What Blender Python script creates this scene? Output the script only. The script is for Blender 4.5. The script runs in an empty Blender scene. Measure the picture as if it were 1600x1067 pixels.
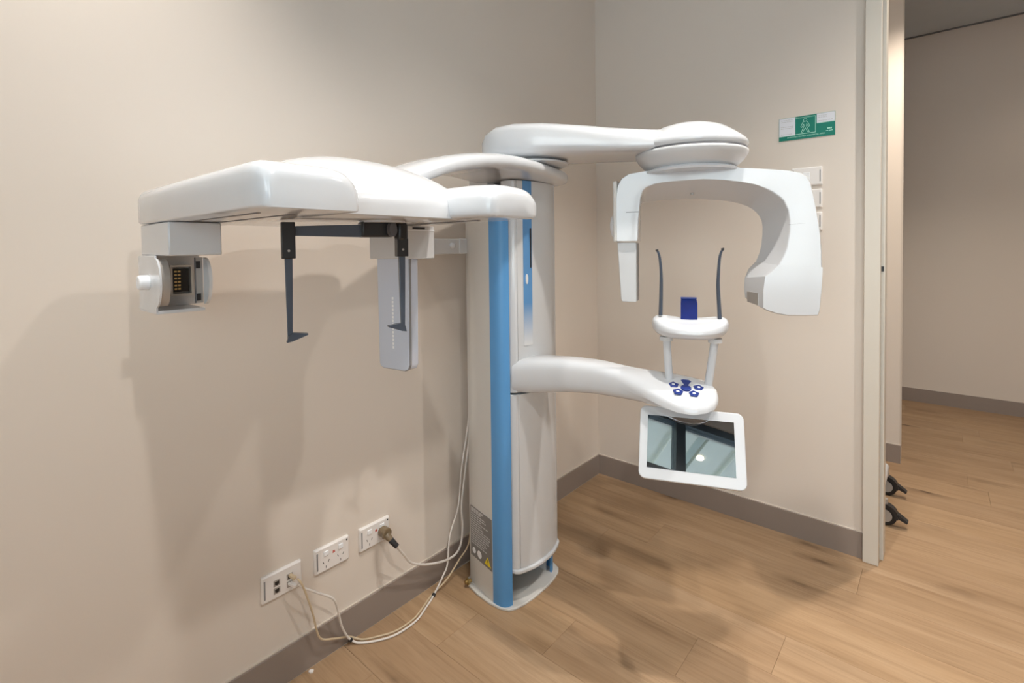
import bpy, bmesh, math, random
from mathutils import Vector, Matrix
random.seed(7)
sc = bpy.context.scene
COL = sc.collection

# ---------------------------------------------------------------- camera
cam_d = bpy.data.cameras.new('camera')
cam = bpy.data.objects.new('camera', cam_d)
COL.objects.link(cam)
cam_d.sensor_width = 36
cam_d.lens = 17.575
cam_d.shift_y = -0.07898
cam_d.clip_start = 0.02
R3 = Matrix(((0.65156301, 0.02675579, -0.75812253),
             (-0.75850109, 0.00729348, -0.65163096),
             (-0.01190555, 0.99961539, 0.02504646)))
cam.matrix_world = Matrix.Translation((-2.42577, -1.45548, 1.27524)) @ R3.to_4x4()
sc.camera = cam

# ---------------------------------------------------------------- world, exposure
w = bpy.data.worlds.new('sky')
sc.world = w
w.use_nodes = True
nt = w.node_tree
bg = nt.nodes['Background']
tc = nt.nodes.new('ShaderNodeTexCoord')
sep = nt.nodes.new('ShaderNodeSeparateXYZ')
ramp = nt.nodes.new('ShaderNodeValToRGB')
ramp.color_ramp.elements[0].position = 0.0
ramp.color_ramp.elements[0].color = (0.88, 0.93, 0.96, 1)
ramp.color_ramp.elements[1].position = 0.9
ramp.color_ramp.elements[1].color = (0.42, 0.62, 0.95, 1)
nt.links.new(tc.outputs['Generated'], sep.inputs[0])
nt.links.new(sep.outputs['Z'], ramp.inputs[0])
nt.links.new(ramp.outputs[0], bg.inputs[0])
bg.inputs[1].default_value = 5.2
sc.view_settings.view_transform = 'Standard'
sc.view_settings.look = 'None'
sc.view_settings.gamma = 1
sc.view_settings.use_curve_mapping = False
sc.view_settings.exposure = 0.30
sc.cycles.use_denoising = True
sc.cycles.max_bounces = 10
sc.cycles.diffuse_bounces = 6
sc.cycles.sample_clamp_indirect = 6
CEIL = 2.92


def portal(loc, sx, sy, rot):
    d = bpy.data.lights.new('window_portal', 'AREA')
    d.shape = 'RECTANGLE'
    d.size, d.size_y = sx, sy
    d.cycles.is_portal = True
    o = bpy.data.objects.new('window_portal', d)
    o.location = loc
    o.rotation_euler = rot
    COL.objects.link(o)


portal((-3.32, -2.135, 1.785), 2.43, 1.87, (math.radians(90), 0, math.radians(-90)))

# recessed ceiling downlights: (x, y, watts, half-cone degrees, blend)
DOWNLIGHTS = [(-2.24, -1.92, 70, 66, 0.8, (1.0, 0.95, 0.89)), (-2.28, -0.36, 88, 42, 1.0, (1.0, 0.95, 0.89)),
              (-1.25, -1.10, 92, 54, 1.0, (1.0, 0.93, 0.85)), (-0.62, -1.92, 104, 60, 1.0, (1.0, 0.95, 0.89)),
              (0.60, -1.54, 105, 62, 0.6, (1.0, 0.88, 0.75)), (2.15, -2.9, 16, 70, 0.5, (1.0, 0.86, 0.72))]

# ---------------------------------------------------------------- materials


def new_mat(name):
    m = bpy.data.materials.new(name)
    m.use_nodes = True
    return m, m.node_tree, m.node_tree.nodes['Principled BSDF']


def plain(name, col, rough=0.5, metal=0.0, noise=0.03, scale=6.0, bump=0.0, bscale=200.0, coat=0.0, spec=0.5, ior=1.5, trans=0.0):
    m, t, b = new_mat(name)
    b.inputs['Roughness'].default_value = rough
    b.inputs['Metallic'].default_value = metal
    b.inputs['IOR'].default_value = ior
    b.inputs['Coat Weight'].default_value = coat
    b.inputs['Coat Roughness'].default_value = 0.08
    b.inputs['Specular IOR Level'].default_value = spec
    b.inputs['Transmission Weight'].default_value = trans
    tcn = t.nodes.new('ShaderNodeTexCoord')
    n = t.nodes.new('ShaderNodeTexNoise')
    n.inputs['Scale'].default_value = scale
    n.inputs['Detail'].default_value = 4
    t.links.new(tcn.outputs['Object'], n.inputs['Vector'])
    mx = t.nodes.new('ShaderNodeMix')
    mx.data_type = 'RGBA'
    mx.inputs['A'].default_value = (*[c * (1 - noise) for c in col], 1)
    mx.inputs['B'].default_value = (*[min(1, c * (1 + noise)) for c in col], 1)
    t.links.new(n.outputs['Fac'], mx.inputs['Factor'])
    t.links.new(mx.outputs['Result'], b.inputs['Base Color'])
    if bump:
        n2 = t.nodes.new('ShaderNodeTexNoise')
        n2.inputs['Scale'].default_value = bscale
        n2.inputs['Detail'].default_value = 3
        t.links.new(tcn.outputs['Object'], n2.inputs['Vector'])
        bp = t.nodes.new('ShaderNodeBump')
        bp.inputs['Strength'].default_value = bump
        bp.inputs['Distance'].default_value = 0.002
        t.links.new(n2.outputs['Fac'], bp.inputs['Height'])
        t.links.new(bp.outputs['Normal'], b.inputs['Normal'])
    return m


def oak():
    m, t, b = new_mat('oak_planks')
    L = t.links
    g = t.nodes.new('ShaderNodeNewGeometry')
    oi = t.nodes.new('ShaderNodeObjectInfo')
    vm = t.nodes.new('ShaderNodeVectorMath')
    vm.operation = 'SCALE'
    cmb = t.nodes.new('ShaderNodeCombineXYZ')
    for k, s in enumerate((37.0, 61.0, 17.0)):
        mt = t.nodes.new('ShaderNodeMath')
        mt.operation = 'MULTIPLY'
        mt.inputs[1].default_value = s
        L.new(oi.outputs['Random'], mt.inputs[0])
        L.new(mt.outputs[0], cmb.inputs[k])
    add = t.nodes.new('ShaderNodeVectorMath')
    add.operation = 'ADD'
    L.new(g.outputs['Position'], add.inputs[0])
    L.new(cmb.outputs[0], add.inputs[1])

    def mapped(sx, sy, sz=1):
        mp = t.nodes.new('ShaderNodeMapping')
        mp.inputs['Scale'].default_value = (sx, sy, sz)
        L.new(add.outputs[0], mp.inputs['Vector'])
        return mp.outputs[0]

    def noise(vec, scale, detail=4, dist=0.0, rough=0.5):
        n = t.nodes.new('ShaderNodeTexNoise')
        n.inputs['Scale'].default_value = scale
        n.inputs['Detail'].default_value = detail
        n.inputs['Distortion'].default_value = dist
        n.inputs['Roughness'].default_value = rough
        L.new(vec, n.inputs['Vector'])
        return n.outputs['Fac']

    def rampn(fac, stops):
        r = t.nodes.new('ShaderNodeValToRGB')
        e = r.color_ramp.elements
        e[0].position, e[0].color = stops[0][0], (*stops[0][1], 1)
        e[1].position, e[1].color = stops[-1][0], (*stops[-1][1], 1)
        for p, c in stops[1:-1]:
            x = e.new(p)
            x.color = (*c, 1)
        L.new(fac, r.inputs[0])
        return r.outputs[0]

    def mul(a, bb, fac=1.0, mode='MULTIPLY'):
        x = t.nodes.new('ShaderNodeMix')
        x.data_type = 'RGBA'
        x.blend_type = mode
        x.inputs['Factor'].default_value = fac
        L.new(a, x.inputs['A'])
        L.new(bb, x.inputs['B'])
        return x.outputs['Result']
    base = rampn(noise(mapped(6, 0.9), 1.4, 5, 0.6), [(0.25, (0.335, 0.216, 0.122)), (0.5, (0.405, 0.270, 0.160)), (0.75, (0.46, 0.32, 0.20))])
    streak = rampn(noise(mapped(34, 1.6), 1.5, 6, 1.2, 0.62), [(0.30, (0.76, 0.72, 0.68)), (0.55, (1, 1, 1)), (0.8, (1.05, 1.03, 1.0))])
    fine = rampn(noise(mapped(260, 8), 1.0, 3), [(0.3, (0.93, 0.92, 0.91)), (0.6, (1, 1, 1))])
    tone = rampn(oi.outputs['Random'], [(0.0, (0.93, 0.92, 0.92)), (0.5, (1.0, 1.0, 1.0)), (1.0, (1.04, 1.03, 1.0))])
    # dark knots and cracks, stretched along the grain
    vo = t.nodes.new('ShaderNodeTexVoronoi')
    vo.inputs['Scale'].default_value = 1.0
    wob = t.nodes.new('ShaderNodeTexNoise')
    wob.inputs['Scale'].default_value = 14
    L.new(add.outputs[0], wob.inputs['Vector'])
    mp = mapped(8.5, 2.6)
    ad2 = t.nodes.new('ShaderNodeVectorMath')
    ad2.operation = 'MULTIPLY_ADD'
    ad2.inputs[1].default_value = (0.25, 0.25, 0)
    L.new(wob.outputs['Color'], ad2.inputs[0])
    L.new(mp, ad2.inputs[2])
    L.new(ad2.outputs[0], vo.inputs['Vector'])
    knot = rampn(vo.outputs['Distance'], [(0.0, (0.22, 0.20, 0.19)), (0.05, (0.36, 0.33, 0.31)), (0.14, (0.74, 0.72, 0.70)), (0.34, (1, 1, 1))])
    # keep only some of the knots
    kr = rampn(vo.outputs['Color'], [(0.47, (0, 0, 0)), (0.56, (1, 1, 1))])
    km = t.nodes.new('ShaderNodeMix')
    km.data_type = 'RGBA'
    km.inputs['A'].default_value = (1, 1, 1, 1)
    L.new(kr, km.inputs['Factor'])
    L.new(knot, km.inputs['B'])
    c = mul(base, streak, 0.8)
    c = mul(c, fine)
    c = mul(c, tone)
    c = mul(c, km.outputs['Result'])
    L.new(c, b.inputs['Base Color'])
    b.inputs['Roughness'].default_value = 0.48
    b.inputs['Specular IOR Level'].default_value = 0.35
    bp = t.nodes.new('ShaderNodeBump')
    bp.inputs['Strength'].default_value = 0.15
    bp.inputs['Distance'].default_value = 0.001
    L.new(noise(mapped(200, 5), 1.0, 3), bp.inputs['Height'])
    L.new(bp.outputs['Normal'], b.inputs['Normal'])
    return m


def painted_wall(name, col):
    """matt wall paint with roller stipple and a few faint scuffs"""
    m, t, b = new_mat(name)
    L = t.links
    g = t.nodes.new('ShaderNodeNewGeometry')
    n = t.nodes.new('ShaderNodeTexNoise')
    n.inputs['Scale'].default_value = 0.9
    n.inputs['Detail'].default_value = 5
    L.new(g.outputs['Position'], n.inputs['Vector'])
    mx = t.nodes.new('ShaderNodeMix')
    mx.data_type = 'RGBA'
    mx.inputs['A'].default_value = (*[c * 0.965 for c in col], 1)
    mx.inputs['B'].default_value = (*[c * 1.03 for c in col], 1)
    L.new(n.outputs['Fac'], mx.inputs['Factor'])
    L.new(mx.outputs['Result'], b.inputs['Base Color'])
    b.inputs['Roughness'].default_value = 0.62
    b.inputs['Specular IOR Level'].default_value = 0.3
    n2 = t.nodes.new('ShaderNodeTexNoise')
    n2.inputs['Scale'].default_value = 320
    L.new(g.outputs['Position'], n2.inputs['Vector'])
    bp = t.nodes.new('ShaderNodeBump')
    bp.inputs['Strength'].default_value = 0.06
    bp.inputs['Distance'].default_value = 0.001
    L.new(n2.outputs['Fac'], bp.inputs['Height'])
    L.new(bp.outputs['Normal'], b.inputs['Normal'])
    return m


def emit(name, col, s):
    m, t, b = new_mat(name)
    b.inputs['Base Color'].default_value = (0.8, 0.8, 0.8, 1)
    b.inputs['Emission Color'].default_value = (*col, 1)
    b.inputs['Emission Strength'].default_value = s
    return m


def blue_fade():
    """blue window strip whose print fades out towards its lower end"""
    m, t, b = new_mat('blue_fading_strip')
    g = t.nodes.new('ShaderNodeNewGeometry')
    s = t.nodes.new('ShaderNodeSeparateXYZ')
    t.links.new(g.outputs['Position'], s.inputs[0])
    mr = t.nodes.new('ShaderNodeMapRange')
    mr.inputs['From Min'].default_value = 0.93
    mr.inputs['From Max'].default_value = 1.08
    t.links.new(s.outputs['Z'], mr.inputs['Value'])
    mx = t.nodes.new('ShaderNodeMix')
    mx.data_type = 'RGBA'
    mx.inputs['A'].default_value = (0.74, 0.74, 0.74, 1)
    mx.inputs['B'].default_value = (0.11, 0.29, 0.57, 1)
    t.links.new(mr.outputs[0], mx.inputs['Factor'])
    t.links.new(mx.outputs['Result'], b.inputs['Base Color'])
    b.inputs['Roughness'].default_value = 0.25
    return m


M_WALL = painted_wall('beige_wall_paint', (0.718, 0.650, 0.582))
M_CEIL = plain('ceiling_paint', (0.58, 0.66, 0.74), 0.8, bump=0.05)
M_SKIRT = plain('taupe_skirting_paint', (0.285, 0.235, 0.205), 0.45, noise=0.04)
M_EDGE = plain('sealant_bead', (0.62, 0.55, 0.48), 0.5)
M_JAMB = plain('ivory_frame_paint', (0.66, 0.62, 0.55), 0.42, noise=0.02)
M_OAK = oak()
M_SUB = plain('dark_underlay', (0.12, 0.075, 0.05), 0.9)
M_WHITE = plain('gloss_white_shell', (0.635, 0.655, 0.685), 0.16, noise=0.01, coat=0.4)
M_SATIN = plain('satin_white_shell', (0.62, 0.63, 0.645), 0.34, noise=0.01)
M_CREAM = plain('cream_white_panel', (0.65, 0.64, 0.615), 0.32, noise=0.01)
M_SHADE = plain('seam_grey', (0.16, 0.16, 0.17), 0.5)
M_BLUE = plain('powder_coat_blue', (0.10, 0.31, 0.62), 0.38, noise=0.03, scale=2)
M_BLUEFADE = blue_fade()
M_BLACK = plain('black_plastic', (0.018, 0.018, 0.02), 0.35)
M_CARBON = plain('dark_grey_rod', (0.06, 0.078, 0.11), 0.22, noise=0.1, spec=0.8)
M_GREY = plain('grey_bracket', (0.42, 0.40, 0.38), 0.4, metal=0.3)
M_DGREY = plain('dark_grey_metal', (0.10, 0.10, 0.11), 0.4, metal=0.5)
M_PLATE = plain('glossy_pale_plate', (0.58, 0.64, 0.76), 0.10, noise=0.01, coat=0.5)  # blue in the base colour stands in for reflected window light
M_GOLD = plain('gold_contact', (0.85, 0.62, 0.28), 0.3, metal=0.8)
M_BRASS = plain('brass', (0.42, 0.30, 0.12), 0.35, metal=0.9)
M_NAVY = plain('navy_key', (0.012, 0.035, 0.22), 0.3)
M_ICON = plain('white_print', (0.85, 0.87, 0.9), 0.4)
M_BITE = plain('translucent_blue_plastic', (0.004, 0.025, 0.20), 0.06, noise=0.2, scale=30, coat=0.6)
M_SCREEN = plain('dark_display_glass', (0.010, 0.013, 0.016), 0.015, noise=0.0, ior=3.6, spec=0.5)
M_SOCKET = plain('white_wall_plate', (0.80, 0.77, 0.75), 0.35, noise=0.01)
M_LABEL = plain('grey_print', (0.25, 0.25, 0.26), 0.5)
M_REDP = plain('red_print', (0.55, 0.12, 0.10), 0.5)
M_LABELBG = plain('grey_rating_label', (0.20, 0.195, 0.19), 0.4)
M_TEXTG = plain('pale_print', (0.52, 0.52, 0.53), 0.5)
M_YELLOW = plain('yellow_print', (0.80, 0.62, 0.02), 0.4)
M_CABLE = plain('white_cable', (0.74, 0.70, 0.66), 0.45)
M_CABLEY = plain('yellowed_cable', (0.62, 0.50, 0.34), 0.45)
M_PLUG = plain('amber_clear_plug', (0.30, 0.22, 0.13), 0.15, noise=0.5, scale=120, trans=0.35)
M_GREEN = plain('sign_green', (0.0, 0.20, 0.145), 0.35)
M_PAPER = plain('sign_white', (0.74, 0.76, 0.82), 0.4)
M_LGREEN = plain('sign_pale_green', (0.45, 0.80, 0.68), 0.4)
M_FRAME = plain('charcoal_window_frame', (0.03, 0.045, 0.055), 0.4)
M_SOFFIT = plain('pale_corrugated_soffit', (0.86, 0.86, 0.77), 0.6)
M_RIBSHADE = plain('grey_green_rib_shade', (0.50, 0.56, 0.51), 0.6)
M_PAVE = plain('pale_concrete', (0.55, 0.55, 0.52), 0.9)
M_RUBBER = plain('caster_rubber', (0.012, 0.012, 0.013), 0.5)
M_GLASS, t_, b_ = new_mat('window_glass')
tr_ = t_.nodes.new('ShaderNodeBsdfTransparent')
tr_.inputs[0].default_value = (0.93, 0.96, 0.95, 1)
gl_ = t_.nodes.new('ShaderNodeBsdfGlossy')
gl_.inputs['Roughness'].default_value = 0.02
mx_ = t_.nodes.new('ShaderNodeMixShader')
mx_.inputs[0].default_value = 0.06
t_.links.new(tr_.outputs[0], mx_.inputs[1])
t_.links.new(gl_.outputs[0], mx_.inputs[2])
t_.links.new(mx_.outputs[0], t_.nodes['Material Output'].inputs[0])
M_LAMP = emit('lamp_diffuser', (1.0, 0.86, 0.68), 7.0)

# ---------------------------------------------------------------- object helpers
WLOC = {}


def tag(o, label=None, cat=None, group=None, kind=None):
    if label: o['label'] = label
    if cat: o['category'] = cat
    if group: o['group'] = group
    if kind: o['kind'] = kind
    return o


def empty(name, loc, label=None, cat=None, group=None):
    o = bpy.data.objects.new(name, None)
    o.empty_display_size = 0.05
    o.location = loc
    COL.objects.link(o)
    WLOC[o] = Vector(loc)
    return tag(o, label, cat, group)


def put(name, bm, mat, parent=None, smooth=True, angle=40, label=None, bevel=0, bseg=2, sub=0, wn=False):
    """link a world-space bmesh as one object whose origin is the middle of its bounding box"""
    bmesh.ops.recalc_face_normals(bm, faces=bm.faces)
    lo = Vector([min(v.co[i] for v in bm.verts) for i in range(3)])
    hi = Vector([max(v.co[i] for v in bm.verts) for i in range(3)])
    c = (lo + hi) / 2
    bmesh.ops.translate(bm, vec=-c, verts=bm.verts)
    me = bpy.data.meshes.new(name)
    bm.to_mesh(me)
    bm.free()
    mats = mat if isinstance(mat, (list, tuple)) else [mat]
    for x in mats:
        me.materials.append(x)
    o = bpy.data.objects.new(name, me)
    COL.objects.link(o)
    if parent is not None:
        o.parent = parent
        o.location = c - WLOC[parent]
    else:
        o.location = c
    WLOC[o] = c
    if smooth:
        for p in me.polygons:
            p.use_smooth = True
        if not sub:
            me.set_sharp_from_angle(angle=math.radians(angle))
    if bevel:
        md = o.modifiers.new('bevel', 'BEVEL')
        md.width = bevel
        md.segments = bseg
        md.limit_method = 'ANGLE'
        md.angle_limit = math.radians(35)
        md.harden_normals = False
    if sub:
        md = o.modifiers.new('subdiv', 'SUBSURF')
        md.levels = md.render_levels = sub
    if wn:
        md = o.modifiers.new('weighted', 'WEIGHTED_NORMAL')
        md.weight = 100
        md.keep_sharp = True
    if label:
        o['label'] = label
    return o


IDN = Matrix.Identity(4)


def bm_box(bm, x0, x1, y0, y1, z0, z1, M=IDN, mi=0):
    vs = [bm.verts.new(M @ Vector((x, y, z))) for z in (z0, z1) for y in (y0, y1) for x in (x0, x1)]
    for f in ((0, 2, 3, 1), (4, 5, 7, 6), (0, 1, 5, 4), (2, 6, 7, 3), (0, 4, 6, 2), (1, 3, 7, 5)):
        fc = bm.faces.new([vs[i] for i in f])
        fc.material_index = mi
    return bm


def box(name, x0, x1, y0, y1, z0, z1, mat, parent=None, bevel=0.0, M=IDN, **k):
    return put(name, bm_box(bmesh.new(), x0, x1, y0, y1, z0, z1, M), mat, parent, bevel=bevel, **k)


def bm_prism(bm, pts, z0, z1, M=IDN, mi=0):
    """polygon in the local xy plane, extruded from z0 to z1"""
    a = [bm.verts.new(M @ Vector((x, y, z0))) for x, y in pts]
    b = [bm.verts.new(M @ Vector((x, y, z1))) for x, y in pts]
    n = len(pts)
    for f in ([a[i] for i in range(n)][::-1], b):
        bm.faces.new(f).material_index = mi
    for i in range(n):
        bm.faces.new((a[i], a[(i + 1) % n], b[(i + 1) % n], b[i])).material_index = mi
    return bm


def prism(name, pts, z0, z1, mat, parent=None, M=IDN, **k):
    return put(name, bm_prism(bmesh.new(), pts, z0, z1, M), mat, parent, **k)


def round_rect(x0, x1, y0, y1, r, n=6):
    out = []
    for cx, cy, a0 in ((x1 - r, y1 - r, 0), (x0 + r, y1 - r, 90), (x0 + r, y0 + r, 180), (x1 - r, y0 + r, 270)):
        for i in range(n + 1):
            a = math.radians(a0 + 90 * i / n)
            out.append((cx + r * math.cos(a), cy + r * math.sin(a)))
    return out


def bm_loft(bm, rings, cap=True, closed=False):
    R = [[bm.verts.new(p) for p in r] for r in rings]
    n = len(R[0])
    for a, b in zip(R, R[1:]):
        for i in range(n):
            bm.faces.new((a[i], a[(i + 1) % n], b[(i + 1) % n], b[i]))
    if cap:
        bm.faces.new(R[0][::-1])
        bm.faces.new(R[-1])
    return bm


def frame_z(d):
    d = Vector(d).normalized()
    up = Vector((0, 0, 1)) if abs(d.z) < 0.95 else Vector((0, 1, 0))
    x = up.cross(d).normalized()
    y = d.cross(x)
    return x, y, d


def bm_cyl(bm, a, b, ra, rb=None, n=20):
    a, b = Vector(a), Vector(b)
    rb = ra if rb is None else rb
    x, y, _ = frame_z(b - a)
    ring = lambda c, r: [c + x * r * math.cos(2 * math.pi * i / n) + y * r * math.sin(2 * math.pi * i / n) for i in range(n)]
    return bm_loft(bm, [ring(a, ra), ring(b, rb)])


def cyl(name, a, b, ra, mat, parent=None, rb=None, n=20, **k):
    return put(name, bm_cyl(bmesh.new(), a, b, ra, rb, n), mat, parent, **k)


def spline(pts, seg=6):
    P = [Vector(p) for p in pts]
    P = [P[0] * 2 - P[1]] + P + [P[-1] * 2 - P[-2]]
    out = []
    for i in range(1, len(P) - 2):
        for s in range(seg):
            u = s / seg
            a, b, c, d = P[i - 1], P[i], P[i + 1], P[i + 2]
            out.append(0.5 * ((2 * b) + (c - a) * u + (2 * a - 5 * b + 4 * c - d) * u * u + (3 * b - a - 3 * c + d) * u ** 3))
    out.append(P[-2])
    return out


def bm_tube(bm, pts, r, n=10, seg=5):
    pts = spline(pts, seg)
    rings = []
    x = None
    for i, p in enumerate(pts):
        d = (pts[min(i + 1, len(pts) - 1)] - pts[max(i - 1, 0)]).normalized()
        if x is None:
            x, y, _ = frame_z(d)
        else:
            x = (x - d * x.dot(d)).normalized()
            y = d.cross(x)
        rr = r if not callable(r) else r(i / (len(pts) - 1))
        rings.append([p + x * rr * math.cos(2 * math.pi * k / n) + y * rr * math.sin(2 * math.pi * k / n) for k in range(n)])
    return bm_loft(bm, rings)


def tube(name, pts, r, mat, parent=None, n=10, seg=5, **k):
    return put(name, bm_tube(bmesh.new(), pts, r, n, seg), mat, parent, **k)


def bm_lathe(bm, prof, c, n=48, ax=(1, 1)):
    rings = []
    for r, z in prof:
        rings.append([Vector((c[0] + ax[0] * r * math.cos(2 * math.pi * i / n), c[1] + ax[1] * r * math.sin(2 * math.pi * i / n), z)) for i in range(n)])
    return bm_loft(bm, rings)


def superring(cx, cy, z, hx, hy, e, n=48, rot=0.0):
    out = []
    for i in range(n):
        a = 2 * math.pi * i / n
        ca, sa = math.cos(a), math.sin(a)
        x = hx * math.copysign(abs(ca) ** (2 / e), ca)
        y = hy * math.copysign(abs(sa) ** (2 / e), sa)
        out.append(Vector((cx + x * math.cos(rot) - y * math.sin(rot), cy + x * math.sin(rot) + y * math.cos(rot), z)))
    return out


def text_bm(bm, s, size, M, depth=0.0006, mi=0, align='CENTER'):
    cu = bpy.data.curves.new('lettering', 'FONT')
    cu.body = s
    cu.size = size
    cu.extrude = depth / 2
    cu.resolution_u = 2
    cu.align_x = align
    cu.align_y = 'CENTER'
    o = bpy.data.objects.new('lettering', cu)
    COL.objects.link(o)
    dg = bpy.context.evaluated_depsgraph_get()
    me = bpy.data.meshes.new_from_object(o.evaluated_get(dg))
    me.transform(M)
    n0 = len(bm.faces)
    bm.from_mesh(me)
    bm.faces.ensure_lookup_table()
    for f in bm.faces[n0:]:
        f.material_index = mi
    bpy.data.objects.remove(o)
    bpy.data.meshes.remove(me)
    return bm


# ---------------------------------------------------------------- setting: floor
XW, YW = -3.30, -4.3           # back wall, far side wall
sub = box('floor', XW, 2.722, YW, 0.0, -0.04, -0.006, M_SUB)
tag(sub, kind='structure')
PW = 0.19
known = {-5: -0.235, -2: -1.08, -4: -0.515, 8: -1.57, 10: -1.77, 13: -1.655}   # end joints seen in rows counted from x = -0.45
unit = None
for k in range(-15, 17):
    x0 = -0.45 + PW * k
    x1 = x0 + PW
    x0, x1 = max(x0, XW), min(x1, 2.722)
    if x1 - x0 < 0.01:
        continue
    j = known.get(k, -random.uniform(0.1, 1.9))
    ys = [j]
    while ys[0] < 0: ys.insert(0, ys[0] + 1.9)
    while ys[-1] > YW: ys.append(ys[-1] - 1.9)
    ys = [0.0] + [y for y in ys if YW + 0.05 < y < -0.05] + [YW]
    for ya, yb in zip(ys, ys[1:]):
        bm = bmesh.new()
        g, d = 0.0002, 0.0006
        X0, X1, Y0, Y1 = x0 + g, x1 - g, yb + g, ya - g
        lo = [bm.verts.new(v) for v in ((X0, Y0, -0.006), (X1, Y0, -0.006), (X1, Y1, -0.006), (X0, Y1, -0.006))]
        mid = [bm.verts.new((v.co.x, v.co.y, -0.0008)) for v in lo]
        top = [bm.verts.new(v) for v in ((X0 + d, Y0 + d, 0), (X1 - d, Y0 + d, 0), (X1 - d, Y1 - d, 0), (X0 + d, Y1 - d, 0))]
        for a, b in ((lo, mid), (mid, top)):
            for i in range(4):
                bm.faces.new((a[i], a[(i + 1) % 4], b[(i + 1) % 4], b[i]))
        bm.faces.new(top)
        put('plank', bm, M_OAK, sub, smooth=False)

# ---------------------------------------------------------------- setting: walls and ceiling
S = dict(kind='structure')
tag(box('ceiling', XW - 0.2, 2.93, YW - 0.2, 0.2, CEIL, CEIL + 0.15, M_CEIL), **S)
tag(box('wall_left', XW - 0.2, 2.93, 0.012, 0.2, -0.04, CEIL, M_WALL), **S)
tag(box('wall_right', 0.012, 0.118, -1.225, 0.012, -0.006, CEIL, M_WALL), **S)
tag(box('wall_header', 0.012, 0.118, -3.3, -1.225, 2.64, CEIL, M_WALL), **S)
tag(box('wall_front', 0.012, 0.118, YW, -3.3, -0.006, CEIL, M_WALL), **S)
st = tag(box('wall_corridor', 1.212, 1.30, -1.283, 0.012, -0.006, CEIL, M_WALL), **S)
box('corner_bead', 1.2095, 1.214, -1.2865, -1.279, 0.105, CEIL, M_EDGE, st, smooth=False)
tag(box('wall_far', 2.734, 2.93, YW - 0.2, 0.2, -0.04, CEIL, M_WALL), **S)
tag(box('wall_side', XW - 0.2, 2.93, YW - 0.2, YW - 0.012, -0.04, CEIL, M_WALL), **S)
tag(box('trim_ceiling', 2.722, 2.734, YW, 0.0, CEIL - 0.010, CEIL - 0.0005, M_SHADE), **S)
# back wall with the window opening
bm = bmesh.new()
WY0, WY1, WZ0, WZ1 = -3.35, -0.92, 0.85, 2.72
for a in ((WY1, 0.012, -0.04, CEIL), (YW, WY0, -0.04, CEIL), (WY0, WY1, -0.04, WZ0), (WY0, WY1, WZ1, CEIL)):
    bm_box(bm, XW - 0.2, XW, *a)
tag(put('wall_back', bm, M_WALL, smooth=False), **S)

SK = 0.1046
def skirt(name, x0, x1, y0, y1, n):
    o = tag(box(name, x0, x1, y0, y1, 0.0, SK, M_SKIRT, smooth=False), **S)
    return o
skirt('baseboard_left', XW, 0.0, 0.0, 0.012, 0)
skirt('baseboard_right', 0.0, 0.012, -1.225, 0.0, 0)
skirt('baseboard_corridor', 1.20, 1.212, -1.283, 0.0, 0)
skirt('baseboard_far', 2.722, 2.734, YW, 0.0, 0)
skirt('baseboard_front', 0.0, 0.012, YW, -3.3, 0)
skirt('baseboard_side', XW, 2.722, YW - 0.012, YW, 0)
# pale sealant bead along the top of the skirtings in view
tag(box('trim_left', XW, 0.006, 0.006, 0.013, SK, SK + 0.0032, M_EDGE, smooth=False), **S)
tag(box('trim_right', 0.006, 0.013, -1.225, 0.006, SK, SK + 0.0032, M_EDGE, smooth=False), **S)
tag(box('trim_far', 2.728, 2.735, YW, 0.0, SK, SK + 0.0032, M_EDGE, smooth=False), **S)
tag(box('trim_corridor', 1.205, 1.213, -1.283, 0.0, SK, SK + 0.0032, M_EDGE, smooth=False), **S)

# door opening frame at the free end of the right wall
dj = box('door_1', -0.018, 0.030, -1.275, -1.223, 0.0, CEIL, M_JAMB, bevel=0.0015)
tag(dj, **S)
box('rebate', 0.030, 0.060, -1.266, -1.226, 0.0, CEIL, M_SHADE, dj, smooth=False, label='dark recess of the sliding door slot')
box('lining', 0.040, 0.122, -1.2865, -1.226, 0.0, CEIL, M_JAMB, dj, bevel=0.001)
box('strike_plate', 0.0375, 0.0405, -1.283, -1.272, 1.165, 1.185, M_BLACK, dj, smooth=False, label='small black latch strike')
# latch on the corridor wall corner
lt = empty('door_latch', (1.19, -1.17, 0.78), 'small dark metal latch on the narrow corridor wall beyond the door frame', 'latch')
box('latch_plate', 1.203, 1.212, -1.20, -1.15, 0.735, 0.80, M_DGREY, lt, bevel=0.002)
cyl('turn_knob', (1.205, -1.175, 0.765), (1.165, -1.175, 0.765), 0.014, M_DGREY, lt)

# window: frame, mullion, transom, glass; soffit outside
wn = empty('window_1', (XW - 0.05, (WY0 + WY1) / 2, WZ0))
tag(wn, **S)
fx0, fx1 = XW - 0.09, XW - 0.02
box('window_frame', fx0, fx1, WY0, WY1, WZ1 - 0.07, WZ1, M_FRAME, wn, smooth=False)
box('window_frame', fx0, fx1, WY0, WY1, WZ0, WZ0 + 0.07, M_FRAME, wn, smooth=False)
box('window_frame', fx0, fx1, WY0, WY0 + 0.07, WZ0, WZ1, M_FRAME, wn, smooth=False)
box('window_frame', fx0, fx1, WY1 - 0.07, WY1, WZ0, WZ1, M_FRAME, wn, smooth=False)
box('mullion', fx0 - 0.02, fx1 + 0.02, -1.815, -1.735, WZ0, WZ1, M_FRAME, wn, smooth=False)
box('glass_pane', XW - 0.058, XW - 0.052, WY0 + 0.07, -1.815, WZ0 + 0.07, WZ1 - 0.07, M_GLASS, wn, smooth=False)
box('glass_pane', XW - 0.058, XW - 0.052, -1.735, WY1 - 0.07, WZ0 + 0.07, 2.12, M_GLASS, wn, smooth=False)
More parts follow.
